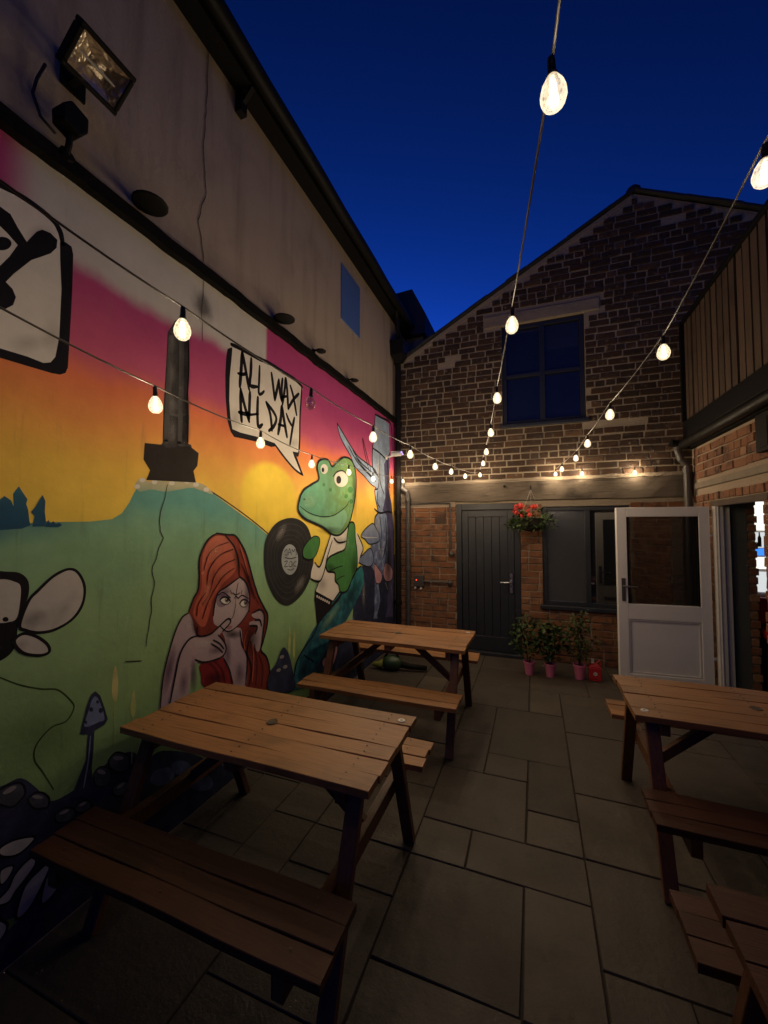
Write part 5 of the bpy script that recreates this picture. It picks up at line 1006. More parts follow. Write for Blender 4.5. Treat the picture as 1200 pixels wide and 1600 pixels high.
# dark plank door
dm = MB(); y = YB-.015
dm.box((-1.02, y, 0), (-.945, y+.09, 2.04)); dm.box((-.245, y, 0), (-.17, y+.09, 2.04)); dm.box((-.945, y, 1.955), (-.245, y+.09, 2.04)); door = dm.build('plank_door', M_anth, GB, bevel=.005)
door['label'] = 'closed anthracite plank door with steel lever handle'
m = MB(); m.box((-.94, y+.02, .05), (-.86, y+.07, 1.95)); m.box((-.33, y+.02, .05), (-.25, y+.07, 1.95)); m.box((-.86, y+.02, 1.86), (-.33, y+.07, 1.95)); m.box((-.86, y+.02, .05), (-.33, y+.07, .24)); m.build('door_leaf_frame', M_anth, door, bevel=.004)
for i in range(5): m = MB(); a = -.86+i*.106; m.box((a+.002, y+.034, .24), (a+.104, y+.06, 1.86)); m.build('plank', M_anth, door, bevel=.003)
m = MB(); m.box((-1.03, y-.06, -.01), (-.16, y+.08, .045)); m.build('threshold', M_anth, door, bevel=.006)
m = MB(); m.box((-.31, y-.001, .84), (-.275, y+.02, 1.10)); m.tube([(-.292, y, .985), (-.292, y-.05, .985), (-.315, y-.055, .985), (-.43, y-.055, .982)], .010, 8); m.tube([(-.292, y-.012, .89), (-.292, y, .89)], .012, 8); m.build('lever_handle', M_steel, door, smooth=False)
# air brick, pipes
m = MB(); m.box((-1.325, YB-.012, 1.765), (-1.17, YB+.02, 1.935))
for i in range(6): m.box((-1.315, YB-.022, 1.782+i*.025), (-1.18, YB-.012, 1.792+i*.025))
m.build('air_vent', plain('brown_vent', (.06, .032, .02), .7), GB)
def pipe(name, pts, r_, mat, label=None, collars=(), parent=GB):
    mm = MB(); mm.tube(pts, r_, 12)
    for p, q in collars: mm.tube([p, q], r_*1.28, 12)
    o = mm.build(name, mat, parent, smooth=False)
    if label: o['label'] = label
    return o
pipe('waste_pipe', [(-1.80, YB-.03, 2.36), (-1.80, YB-.06, 2.28), (-1.73, YB-.06, 2.235), (-1.715, YB-.06, 2.19), (-1.715, YB-.06, .02)], .036, M_greypipe, 'grey waste pipe on the far wall', [((-1.715, YB-.06, 2.1), (-1.715, YB-.06, 2.15)), ((-1.715, YB-.06, 1.1), (-1.715, YB-.06, 1.15))])
pipe('rainwater_pipe', [(-1.85, 5.44, 4.16), (-1.85, 5.46, 4.0), (-1.86, 5.47, 3.9), (-1.86, 5.47, .02)], .042, M_blackpipe, 'black rainwater pipe in the left corner', [((-1.86, 5.47, z), (-1.86, 5.47, z+.06)) for z in (.6, 1.9, 3.2)])
m = MB()
for z0, z1, w0, w1 in ((4.14, 4.24, .05, .095), (4.24, 4.42, .095, .105), (4.42, 4.45, .115, .115)):
    vs = [(-1.83+sx*w, 5.42+sy*w, z) for z, w in ((z0, w0), (z1, w1)) for sx, sy in ((-1, -1), (1, -1), (1, 1), (-1, 1))]
    m.add(vs, [(0, 1, 5, 4), (1, 2, 6, 5), (2, 3, 7, 6), (3, 0, 4, 7), (0, 3, 2, 1), (4, 5, 6, 7)])
m.tube([(-1.83, 5.42, 4.45), (-1.82, 5.3, 4.78), (-1.80, 5.25, 4.86)], .034, 10); o = m.build('hopper_head', M_blackpipe, GB); o['label'] = 'black hopper head in the left corner'
m = MB(); m.tube([(-1.10, YB-.04, 2.05), (-1.10, YB-.04, 1.40)], .014, 8); m.lathe([(0, -.045), (.03, -.035), (.042, 0), (.03, .035), (0, .045)], (-1.085, YB-.045, 1.345), 10); m.tube([(-1.75, YB-.03, 2.05), (-1.4, YB-.03, 2.06), (-1.10, YB-.03, 2.055)], .012, 7); m.build('wall_conduit', M_greypipe, GB)
# ------------------------------------------------------------------ right building: brick ground floor, boarded balcony above
RB = thing('balcony_building', 'low brick building on the right with a boarded balcony on top', 'building')
DY0, DY1 = 4.06, 4.97            # doorway
m = MB()
m.box((XR, DY1, -.05), (XR+.12, YB-.002, 2.62)); m.box((XR, -2.5, -.05), (XR+.12, DY0, 2.62)); m.box((XR, DY0, 1.97), (XR+.12, DY1, 2.62)); m.build('mortar_wall', M_mort2, RB, fix=False)
r = random.Random(3)
PALE = [(0, (.17, .075, .042)), (.5, (.23, .11, .062)), (.8, (.19, .085, .05)), (1, (.30, .17, .10))]
MP, MPi = brick_mat('pale_brick', PALE, False), brick_mat('pale_brick_far', PALE, True)
B = lay(-2.4, YB-.06, 0, 2.6, .0865, .236, .014, r, cut([(DY0-.0, DY1+.0, -.1, 1.99), (-9, 9, 2.135, 2.225)]), 'old')
set_bricks(B, RB, lambda u, v: ((XR-.003, u, v), -math.pi/2), lambda b: (30 if b[0] < 3.3 else 0) + math.dist((XR, b[0], b[1]), (0, 0, 1.7)), .012, {'old': brick_set(MP)}, {'old': MPi}, 170, 8)
m = MB(); m.box((XR-.022, -2.4, 2.145), (XR+.02, YB-.07, 2.215)); m.build('stone_band', M_stone, RB, bevel=.008)
m = MB(); m.box((XR-.016, DY0-.09, 1.925), (XR+.02, DY1+.10, 1.985)); m.build('door_lintel', M_lintel, RB, bevel=.005)
M_darkbeam = wood_mat('dark_deck_beam', (.020, .014, .011), (.040, .028, .021), .7, 'y')
# balcony: deck beam, gutter, boards, top rail
m = MB(); m.box((XR-.10, -2.5, 2.74), (XR+.2, YB-.06, 2.935)); m.build('deck_beam', M_black, RB, bevel=.008)  # beam coloured black to carry the shadow zone below the boards
m = MB(); m.box((XR-.06, -2.5, 2.62), (XR+.2, YB-.07, 2.735)); m.build('fascia', M_black, RB, bevel=.006)
m = MB(); m.tube([(XR-.13, y, 2.66) for y in (-2.5, 0, 2, 4, YB-.10)], .05, 10); m.build('gutter', M_blackpipe, RB, smooth=True)
pitch = .128; nb = 62
bm_ = [MB().box((-.004, -.049+rng.uniform(-.004, .004), 0), (.010, .049, 1.15)).mesh('board', M_board) for _ in range(4)]
for i in range(nb):
    y = YB-.10-i*pitch; o = place('board', bm_[i % 4], RB, (XR-.055+rng.uniform(-.004, .004), y, 2.945+rng.uniform(-.006, .006)), (rng.uniform(-.004, .004), 0, rng.uniform(-.02, .02)))
m = MB(); m.box((XR-.02, -2.5, 2.95), (XR+.03, YB-.05, 4.08)); m.build('board_backing', M_black, RB)
m = MB(); m.box((XR-.085, -2.5, 4.10), (XR+.06, YB-.05, 4.145)); m.build('top_rail', M_black, RB, bevel=.005)
m = MB(); m.box((XR+.03, -2.5, 2.75), (4.5, YB-.05, 2.93)); m.build('balcony_deck', M_lintel, RB)
m = MB(); m.box((XR-.10, YB-.075, 2.95), (XR-.02, YB-.035, 4.12)); m.build('corner_post', M_black, RB)
pipe('downpipe', [(1.57, 5.44, 2.66), (1.57, 5.44, 2.60), (1.60, 5.45, 2.50), (1.66, 5.46, 2.42), (1.66, 5.46, .02)], .036, M_greypipe, 'dull downpipe in the right corner', [((1.66, 5.46, 2.34), (1.66, 5.46, 2.40)), ((1.57, 5.44, 2.60), (1.57, 5.44, 2.66))], RB)
m = MB(); m.tube([(1.50, 5.42, 2.69), (1.57, 5.43, 2.67), (1.64, 5.45, 2.68)], .045, 10); m.build('gutter_outlet', M_blackpipe, RB)
m = MB(); m.box((XR-.07, 3.76, 2.30), (XR-.012, 3.98, 2.60)); m.box((XR-.075, 3.80, 2.33), (XR-.07, 3.94, 2.56)); o = m.build('meter_box', M_black, RB, bevel=.006)
# white door frame in the opening
m = MB(); m.box((XR-.03, DY1-.075, 0), (XR+.04, DY1-.002, 1.925)); m.box((XR+.04, DY1-.05, 0), (XR+.10, DY1-.002, 1.925)); m.box((XR-.012, DY1-.083, 0), (XR+.0, DY1-.075, 1.925)); m.build('white_jamb', M_whitedull, RB, bevel=.004)
# opened half-glazed white door, swung out in front of the far wall
def local(x, y, z): return (x, y, z)
WD = place('white_door', None, RB, (1.675, 4.965, 0), (0, 0, R(184.5)))
DW, DZ0, DZ1 = .845, .07, 1.925
m = MB(); m.box((0, -.03, DZ0), (.095, .03, DZ1)); m.box((DW-.095, -.03, DZ0), (DW, .03, DZ1)); m.box((.095, -.03, DZ1-.10), (DW-.095, .03, DZ1)); m.box((.095, -.03, DZ0), (DW-.095, .03, DZ0+.10)); m.box((.095, -.03, .74), (DW-.095, .03, .90))
fr_ = m.build('door_frame', M_white, WD, bevel=.004)
WD['label'] = 'opened white half glazed plastic door'
m = MB(); m.box((.095, -.012, DZ0+.10), (DW-.095, .012, .74)); m.build('lower_panel', M_white, WD, bevel=.002)
for a, b in (((.095, .013, DZ0+.10), (.115, .024, .74)), ((DW-.115, .013, DZ0+.10), (DW-.095, .024, .74)), ((.115, .013, .72), (DW-.115, .024, .74)), ((.115, .013, DZ0+.10), (DW-.115, .024, DZ0+.12))):
    m = MB(); m.box(a, b); m.build('bead', M_whitedull, WD, bevel=.003)
m = MB(); m.box((.095, -.008, .90), (DW-.095, .008, DZ1-.10)); m.build('pane', M_glassclear, WD)
m = MB(); m.box((.098, -.024, .902), (.112, .024, DZ1-.102)); m.box((DW-.112, -.024, .902), (DW-.098, .024, DZ1-.102)); m.build('rubber_seal', M_black, WD)
for s in (1, -1):
    m = MB(); m.box((DW-.068, s*.031, .93), (DW-.034, s*.040, 1.17)); m.tube([(DW-.05, s*.035, 1.09), (DW-.05, s*.085, 1.09), (DW-.07, s*.09, 1.09), (DW-.17, s*.09, 1.085)], .0095, 8); m.build('lever_handle', plain('grey_handle', (.16, .155, .15), .35, .7), WD)
for z in (.38, 1.63):
    m = MB(); m.bar((-.005, .0, z), (-.075, -.02, z), .02, .024); m.tube([(-.07, -.02, z-.035), (-.07, -.02, z+.035)], .012, 8); m.build('hinge', M_white, WD)
# lobby behind the doorway: grey inner panel, brick pier, back wall
m = MB(); m.box((XR+.12, DY1-.012, 0), (1.985, DY1+.04, 2.3)); m.build('grey_inner_panel', plain('grey_green_paint', (.085, .095, .092), .5, var=.08, scale=3), RB)
m = MB(); m.box((1.985, DY1-.0, 0), (2.05, DY1+.05, 2.3)); m.build('inner_pier', M_mort, RB)
zz = 0.02
for i in range(26):
    m = MB(); m.box((1.99-.004*(i % 2), DY1-.014, zz+.006), (2.052+.008*(i % 3), DY1+.03, zz+.074)); m.build('brick', MP, RB, bevel=.004); zz += .0865
m = MB(); m.box((1.86, YB-.08, 0), (4.4, YB-.03, 2.6)); m.box((4.4, 2.0, 0), (4.45, YB, 2.6)); m.box((1.86, 1.95, 0), (4.4, 2.0, 2.6)); m.build('lobby_wall', M_render, RB)
m = MB(); m.box((1.86, 1.95, 2.6), (4.45, YB-.03, 2.73)); m.build('lobby_ceiling', M_whitedull, RB)
# lit drinks fridge glimpsed inside
FR = thing('drinks_fridge', 'brightly lit white and blue drinks fridge glimpsed through the doorway', 'fridge', (2.165, 5.26, 0))
m = MB(); m.box((0, 0, .98), (.55, .02, 2.02)); m.box((0, 0, .92), (.55, .22, .98)); m.box((0, .02, 2.02), (.55, .22, 2.06)); m.box((-.03, 0, .92), (0, .22, 2.06)); m.build('cabinet', M_whitedull, FR)
M_lit = glow('fridge_light', (1.0, .93, .82), 1.15); M_litblue = glow('blue_lit_sign', (.05, .25, .9), 1.1); M_dim = glow('dim_fridge_light', (.75, .78, .78), .8)
for z0, z1, mt in ((1.68, 1.98, M_lit), (1.50, 1.66, M_dim), (1.42, 1.49, M_litblue), (1.28, 1.40, M_lit), (1.04, 1.25, M_dim)):
    m = MB(); m.box((.006, -.012, z0), (.54, -.002, z1)); m.build('lit_shelf', mt, FR)
for i in range(9):
    m = MB(); x = .03+i*.05; m.lathe([(0, 0), (.016, 0), (.016, .09), (.006, .12), (.006, .15), (0, .15)], (x, -.03, 1.51), 8); m.build('bottle', plain('bottle_glass', (.03+.05*(i % 2), .05, .03), .2), FR, smooth=True)
m = MB(); m.box((0, .0, 0), (.55, .22, .92)); m.build('base_cabinet', M_lintel, FR)
ST = thing('red_stool', 'red upholstered stool glimpsed just inside the doorway', 'stool', (2.24, 5.02, 0))
m = MB(); m.lathe([(0, .60), (.12, .60), (.145, .63), (.145, .68), (.12, .71), (0, .715)], (0, 0, 0), 14); m.build('seat', M_red, ST, smooth=True)
m = MB(); m.prism([(-.13, .74), (.13, .74), (.11, 1.0), (-.11, 1.0)], 'y', .10, .14); m.build('backrest', M_red, ST, bevel=.01)
for a in (0, 1, 2, 3): m = MB(); q = a*math.pi/2+.7; m.tube([(.09*math.cos(q), .09*math.sin(q), .60), (.15*math.cos(q), .15*math.sin(q), 0)], .013, 7); m.build('leg', M_leg, ST)

# ------------------------------------------------------------------ picnic tables
def plank_mesh(L, w, t_, mat, seed, name='plank'):
    r_ = random.Random(seed); mm = MB(); n = 7; e = .002
    vs = []; fs = []
    for i in range(n+1):
        x = L*i/n; dy = .0018*math.sin(i*1.7+seed); dz = .0022*math.sin(i*1.1+seed*2)
        for y, z in ((-w/2, -t_+.001), (w/2, -t_+.001), (w/2, -e), (w/2-e, 0), (-w/2+e, 0), (-w/2, -e)): vs.append((x, y+dy, z+dz))
    for i in range(n):
        for k in range(6): fs.append((i*6+k, i*6+(k+1) % 6, (i+1)*6+(k+1) % 6, (i+1)*6+k))
    fs += [tuple(range(6))[::-1], tuple(n*6+k for k in range(6))]
    mm.add(vs, fs); return mm.mesh(name, mat)
def picnic_table(label, loc, L, seed, dark=(), top=None):
    T = thing('picnic_table', label, 'table', loc, 0, 'picnic tables in the courtyard')
    r_ = random.Random(seed); ht, hs, Wt = .75, .45, .61
    pw_ = Wt/6
    for i in range(6):
        o = place('top_plank', plank_mesh(L, pw_-.0025, .03, top or M_top, seed+i), T, (r_.uniform(-.004, .004), -Wt/2+pw_*(i+.5), ht+r_.uniform(-.0015, .0015)))
    for s in (-1, 1):
        for i in range(3):
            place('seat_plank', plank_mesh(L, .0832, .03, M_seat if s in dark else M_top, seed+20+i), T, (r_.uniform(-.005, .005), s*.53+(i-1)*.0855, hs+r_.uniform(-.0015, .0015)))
    for x in (.09, L-.09):
        for s in (-1, 1):
            m = MB(); m.bar((x, s*.20, ht-.03), (x, s*.475, 0), .038, .062, up=(1, 0, 0)); m.build('leg', M_leg, T, bevel=.004)
        dx = .047 if x < L/2 else -.047
        m = MB(); m.box((x+dx-.022, -.655, hs-.105), (x+dx+.022, .655, hs-.032)); m.build('seat_bearer', M_leg, T, bevel=.004)
        m = MB(); m.box((x+dx-.022, -.27, ht-.10), (x+dx+.022, .27, ht-.032)); m.build('top_bearer', M_leg, T, bevel=.004)
        m = MB(); m.bar((x+dx*1.2, 0, hs-.06), (L/2+math.copysign(.10, x-L/2), 0, ht-.04), .04, .05); m.build('brace', M_leg, T, bevel=.004)
    m = MB()
    for x in (.125, L-.125, L/2):
        for i in range(6):
            for d in (-.022, .022): m.lathe([(.0042, .0), (.0038, .0014), (0, .0016)], (x+r_.uniform(-.006, .006), -Wt/2+pw_*(i+.5)+d, ht+.002), 6)
        for s in (-1, 1):
            for i in range(3): m.lathe([(.0042, .0), (.0038, .0014), (0, .0016)], (x+r_.uniform(-.006, .006), s*.53+(i-1)*.0855+.01, hs+.002), 6)
    tag(m.build('screw_heads', M_greypipe, T, fix=False), kind='stuff')
    m = MB(); m.box((L/2-.03, -.29, ht-.075), (L/2+.03, .29, ht-.032)); m.build('centre_batten', M_leg, T, bevel=.004)
    m = MB(); m.lathe([(0, .0005), (.019, .0005), (.026, .002), (.028, .0005)], (L*.5, .0, ht+.0022), 16); m.build('parasol_hole_plug', plain('dark_brass', (.05, .035, .02), .5), T)
    m = MB(); m.lathe([(0, .003), (.017, .003), (.019, .0)], (L-.055 if seed < 50 else .055, .235 if seed < 50 else -.235, ht+.0022), 18); m.lathe([(0, .0036), (.007, .0036)], (L-.055 if seed < 50 else .055, .235 if seed < 50 else -.235, ht+.0022), 10, 1); m.build('number_disc', [M_whitedull, M_stone], T)
    return T
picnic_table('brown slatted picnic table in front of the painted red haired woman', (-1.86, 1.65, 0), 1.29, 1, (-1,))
picnic_table('brown slatted picnic table nearest the dark plank door', (-1.81, 3.43, 0), 1.29, 30)
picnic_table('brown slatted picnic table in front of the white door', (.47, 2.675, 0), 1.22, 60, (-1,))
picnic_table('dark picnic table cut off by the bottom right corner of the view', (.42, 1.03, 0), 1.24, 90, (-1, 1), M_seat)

# ------------------------------------------------------------------ festoon lights
M_fil = glow('glowing_filament', (1.0, .86, .64), 60); M_fil.cycles.emission_sampling = 'NONE'
t = NT('lit_bulb_glass'); vor = t.n('ShaderNodeTexVoronoi'); vor.inputs['Scale'].default_value = 95; t.link(t.coord(), vor.inputs['Vector'])
lwt = t.n('ShaderNodeLayerWeight'); lwt.inputs[0].default_value = .5
st = t.math('MULTIPLY_ADD', t.step(vor.outputs['Distance'], .25, .55), .30, .06); st = t.math('ADD', st, t.math('MULTIPLY', lwt.outputs['Facing'], .38))
em = t.n('ShaderNodeEmission'); em.inputs[0].default_value = (1, .80, .50, 1); t.link(st, em.inputs[1])
tr = t.n('ShaderNodeBsdfTransparent'); gl = t.n('ShaderNodeBsdfGlossy'); gl.inputs['Roughness'].default_value = .1
mx = t.n('ShaderNodeMixShader'); mx.inputs[0].default_value = .08; t.link(tr.outputs[0], mx.inputs[1]); t.link(gl.outputs[0], mx.inputs[2])
ad = t.n('ShaderNodeAddShader'); t.link(mx.outputs[0], ad.inputs[0]); t.link(em.outputs[0], ad.inputs[1]); t.link(ad.outputs[0], t.out.inputs[0])
M_bulb = t.mat; M_bulb.cycles.emission_sampling = 'NONE'
t = NT('unlit_bulb_glass'); tr = t.n('ShaderNodeBsdfTransparent'); gl = t.n('ShaderNodeBsdfGlossy'); gl.inputs['Roughness'].default_value = .08
vor = t.n('ShaderNodeTexVoronoi'); vor.inputs['Scale'].default_value = 70; t.link(t.coord(), vor.inputs['Vector']); bp = t.n('ShaderNodeBump'); t.link(vor.outputs['Distance'], bp.inputs['Height']); t.link(bp.outputs[0], gl.inputs['Normal'])
mx = t.n('ShaderNodeMixShader'); mx.inputs[0].default_value = .35; t.link(tr.outputs[0], mx.inputs[1]); t.link(gl.outputs[0], mx.inputs[2]); t.link(mx.outputs[0], t.out.inputs[0]); M_bulboff = t.mat
M_wire = plain('pale_festoon_cable', (.05, .046, .04), .4, var=.2)
prof = [(.012, .042), (.017, .034), (.026, .018), (.031, .0), (.031, -.014), (.026, -.028), (.016, -.038), (.0, -.042)]
mb_on = MB().lathe(prof, n=16).mesh('bulb', M_bulb, True); mb_off = MB().lathe(prof, n=16).mesh('bulb', M_bulboff, True)
mb_soc = MB().lathe([(0, .095), (.008, .09), (.0095, .082), (.0105, .05), (.013, .048), (.013, .038), (0, .038)], n=12).mesh('lampholder', M_socket, True)
f_ = MB(); f_.tube([(0, 0, .03), (0, 0, -.026)], [.007, .011], 8); mb_fil = f_.mesh('filament', M_fil)
def lit(y):                       # power cut near the camera to darken the foreground, raised towards the far wall
    K = ((0, .10), (1.1, .12), (1.55, .20), (2.2, .40), (3.0, .90), (4.0, 1.25), (9, 1.25))
    for (a, p), (b, q) in zip(K, K[1:]):
        if y <= b: return p + (q-p)*(y-a)/(b-a)
WIRE_UP = .068; BS = .74
def festoon(label, bulbs, before=(), after=(), unlit=(), power=1.0, levels=None):
    T = thing('festoon_string', label, 'string lights', bulbs[0], 0, 'festoon light strings'); o0 = Vector(bulbs[0])
    P = [Vector(p) for p in before] + [Vector(b)+Vector((0, 0, WIRE_UP)) for b in bulbs] + [Vector(p) for p in after]
    pts = []
    for a, b in zip(P, P[1:]):
        L = (b-a).length
        for k in range(6): s_ = k/6; pts.append(a.lerp(b, s_) - Vector((0, 0, .045*L*4*s_*(1-s_)*.35)) - o0)
    pts.append(P[-1]-o0)
    m = MB(); m.tube(pts, .0030, 6); m.build('cable', M_wire, T, smooth=True)
    for i, b in enumerate(bulbs):
        lean = (rng.uniform(-.06, .06), rng.uniform(-.06, .06), rng.uniform(0, 6))
        bo = place('bulb', mb_off if i in unlit else mb_on, T, Vector(b)-o0, lean, (BS, BS, BS)); place('lampholder', mb_soc, bo)
        if i in unlit: bo['label'] = 'unlit bulb'; continue
        place('filament', mb_fil, bo)
        ld = bpy.data.lights.new('bulb_light', 'POINT'); ld.energy = BULB_W*power*(levels[i] if levels else lit(b[1])); ld.color = BULB_COL; ld.shadow_soft_size = .022
        lo = bpy.data.objects.new('bulb_light', ld); COL.objects.link(lo); lo.parent = T; lo.location = Vector(b)-o0
festoon('festoon string overhead running to the far wall above the dark door', [(.045, .75, 2.493), (-.065, 1.51, 2.456), (-.182, 2.27, 2.433), (-.291, 3.02, 2.419), (-.407, 3.78, 2.421), (-.525, 4.54, 2.437), (-.656, 5.30, 2.409)], [(.20, -.9, 2.72), (.09, .30, 2.63)], [(-.70, YB-.02, 2.49)], levels=(.08, .10, .16, .40, .75, 1.0, 1.0))
festoon('rightmost festoon string, running from top right to the far wall and along its beam', [(.497, 1.10, 2.498), (.492, 1.83, 2.400), (.421, 2.57, 2.358), (.388, 3.30, 2.341), (.376, 4.04, 2.354), (.301, 4.77, 2.359), (.266, 5.38, 2.385), (.575, 5.47, 2.385), (1.144, 5.47, 2.372)], [(.62, -.9, 2.72), (.52, .40, 2.63)], [(1.60, YB-.03, 2.50)], levels=(.08, .09, .20, .45, .95, 1.25, 1.2, .9, 1.2))
festoon('upper of the two festoon strings beside the mural, with one dead bulb', [(-.947, .84, 2.278), (-.909, 1.48, 2.250), (-.871, 2.11, 2.234), (-.837, 2.74, 2.241), (-.804, 3.38, 2.245), (-.786, 4.01, 2.284), (-.746, 4.65, 2.315)], [(-1.16, -.6, 2.75), (-1.035, .45, 2.43)], [(-.72, 5.2, 2.43), (-.70, YB-.02, 2.49)], unlit=(1,), power=1.2)
festoon('lower of the two festoon strings beside the mural, ending in the back left corner', [(-1.272, 1.02, 2.146), (-1.386, 1.75, 2.166), (-1.508, 2.48, 2.170), (-1.563, 3.21, 2.210), (-1.626, 3.94, 2.241), (-1.673, 4.67, 2.297), (-1.735, 5.33, 2.376)], [(-1.02, -.9, 2.45), (-1.20, .35, 2.27)], [(-1.78, YB-.02, 2.49)], levels=(.50, .80, .95, 1.15, 1.3, 1.35, 1.2))

# ------------------------------------------------------------------ things on the left wall
FL = thing('floodlight', 'large unlit rectangular floodlight tilted on the cream wall', 'floodlight', (XL, 1.10, 3.72))
# housing hangs out from the wall, facing down into the yard
FM = Matrix.Translation((.215, -.025, -.053)) @ Matrix.Rotation(R(48), 4, 'Y')
m = MB(); w, h = .116, .092
def fbox(a, b, mi=0): m.box(a, b, mi, FM)
fbox((-.06, -w, -h), (0, w, -h+.022)); fbox((-.06, -w, h-.022), (0, w, h)); fbox((-.06, -w, -h+.022), (0, -w+.02, h-.022)); fbox((-.06, w-.02, -h+.022), (0, w, h-.022)); fbox((-.085, -w*.8, -h*.8), (-.06, w*.8, h*.8)); m.build('housing', M_black, FL, bevel=.006)
m = MB(); rim = [(-w+.02, -h+.022), (w-.02, -h+.022), (w-.02, h-.022), (-w+.02, h-.022)]; inn = [(-.035, -.02), (.04, -.025), (.035, .03), (-.03, .025)]
vs = [FM @ Vector((-.006, a, b)) for a, b in rim] + [FM @ Vector((-.055, a, b)) for a, b in inn]
m.add(vs, [(k, (k+1) % 4, 4+(k+1) % 4, 4+k) for k in range(4)] + [(4, 5, 6, 7)])
t = NT('hammered_reflector'); t.set((.85, .76, .62), .28, .95); t.bump(t.noise(9, t.coord(), 3), .9, .05); m.build('reflector', t.mat, FL)
m = MB(); m.box((-.006, -w+.018, -h+.02), (-.002, w-.018, h-.02), 0, FM); m.build('front_glass', glass('floodlight_glass', (.02, .02, .02), .08, .9), FL)
m = MB(); m.tube([FM @ Vector((-.03, -.09, 0)), FM @ Vector((-.03, .09, 0))], .006, 8); m.build('lamp_tube', M_whitedull, FL)
m = MB(); m.bar((0, -.02, .06), (.15, -.02, .02), .03, .02); m.bar((.005, -.02, -.02), (.15, -.02, .0), .03, .02); m.box((.0, -.06, -.05), (.012, .04, .09)); m.build('bracket', M_black, FL)
m = MB(); m.tube([(.03, -.13, -.06), (.015, -.15, -.14), (.02, -.165, -.22), (.03, -.14, -.30), (.04, -.09, -.33)], .006, 6); m.build('cable', M_rubber, FL, smooth=True)
SP = thing('photocell_box', 'black sensor box on a short stem under the floodlight', 'sensor', (XL, 1.045, 3.36))
m = MB(); m.prism([(-.052, .06), (.02, .04), (.05, .085), (.05, .145), (-.02, .165), (-.055, .12)], 'x', .04, .12); m.build('box', M_black, SP, bevel=.008)
m = MB(); m.tube([(.08, 0, .06), (.07, 0, .0), (.05, .004, -.03)], .013, 8); m.tube([(.0, .0, -.05), (.06, .004, -.03)], .03, 8); m.build('stem', M_black, SP)
dishes = [(1.42, 3.385, .085, 'nearest the floodlight'), (2.60, 3.372, .085, 'above the speech bubble'), (3.19, 3.362, .045, 'right of the speech bubble'), (3.93, 3.345, .045, 'farthest along, near the blue tree')]
for y, z, rr, wh in dishes:
    D = thing('wall_lamp', 'small black dish lamp on the dark band, ' + wh, 'wall lamp', (XL, y, z), 0, 'black dish lamps along the band')
    m = MB(); m.lathe([(0, .02), (rr*.6, .016), (rr, .004), (rr, -.002), (rr*.9, -.006), (0, -.004)], (.085, 0, .005), 18); m.build('dish', M_black, D, smooth=True)
    m = MB(); m.tube([(0, 0, .02), (.06, 0, .03), (.085, 0, .02)], .009, 8); m.lathe([(0, 0), (.02, 0), (.02, .012), (0, .014)], (.0, 0, .02), 10, axis='x'); m.build('arm', M_black, D)
CC = thing('security_camera', 'small white security camera with violet lights in the left corner', 'camera', (XL, 5.15, 2.70))
m = MB(); m.lathe([(0, 0), (.035, 0), (.035, .012), (0, .014)], (0, 0, 0), 14, axis='x'); m.tube([(.01, 0, 0), (.07, 0, .01), (.11, 0, .02)], .012, 8); m.build('mount', M_whitedull, CC)
m = MB(); m.tube([(.09, .0, .035), (.25, -.05, .03)], .032, 14); m.box((.08, -.04, .064), (.24, .0, .070)); m.build('body', M_whitedull, CC, bevel=.003)
for d in ((.252, -.068, .045), (.262, -.032, .02)): m = MB(); m.lathe([(0, -.008), (.006, -.004), (.008, 0), (.006, .004), (0, .008)], d, 8); m.build('led', M_ledpurple, CC)
m = MB(); m.tube([(0, .05, -.04), (.01, .07, -.2), (.012, .1, -.42)], .006, 6); m.build('cable', M_rubber, CC)

# ------------------------------------------------------------------ things on and by the far wall
JB = thing('junction_box', 'dark switch box with a red pilot light on the brick wall', 'switch box', (-1.555, YB-.016, .945))
m = MB(); m.box((-.075, -.06, -.075), (.075, 0, .085)); m.build('box', M_greypipe, JB, bevel=.008)
m = MB(); m.lathe([(0, -.008), (.008, -.006), (.008, 0)], (-.03, -.06, .02), 8, axis='y'); m.build('pilot_light', M_ledred, JB)
for x in (-.055, .03): m = MB(); m.tube([(x, -.03, -.075), (x, -.03, -.11)], .018, 8); m.build('gland', M_whitedull, JB)
m = MB(); m.tube([(.075, -.03, .0), (.43, -.03, .0)], .016, 8); m.lathe([(0, -.04), (.03, -.03), (.04, 0), (.03, .03), (0, .04)], (.45, -.03, 0), 10); m.build('conduit', M_greypipe, JB)

def leaf_crown(rng_, centre, rad, n, size, mat, flat=1.0, droop=0.0):
    mm = MB()
    for i in range(n):
        while True:
            v = Vector((rng_.uniform(-1, 1), rng_.uniform(-1, 1), rng_.uniform(-1, 1)))
            if .25 < v.length < 1: break
        if noise.noise(v*2.3+Vector((centre[0]*9, 0, 0))) < -.18: continue
        p = Vector(centre)+Vector((v.x*rad[0], v.y*rad[1], v.z*rad[2] - droop*(v.x*v.x+v.y*v.y)*rad[2]))
        L = size*rng_.uniform(.6, 1.3); q = Matrix.Rotation(rng_.uniform(0, 6.28), 3, 'Z') @ Matrix.Rotation(rng_.uniform(-1.1, 1.1), 3, 'X') @ Matrix.Rotation(rng_.uniform(-.6, .6), 3, 'Y')
        a = [(0, 0, 0), (L*.33, L*.45, L*.06), (0, L, -L*.05), (-L*.33, L*.45, L*.06), (0, L*.5, -L*.06)]
        mm.add([p + q @ Vector(k) for k in a], [(0, 1, 4), (1, 2, 4), (2, 3, 4), (3, 0, 4)])
    return mm
HB = thing('hanging_basket', 'hanging basket of red geraniums on the timber beam', 'hanging basket', (-.03, 5.30, 1.66))
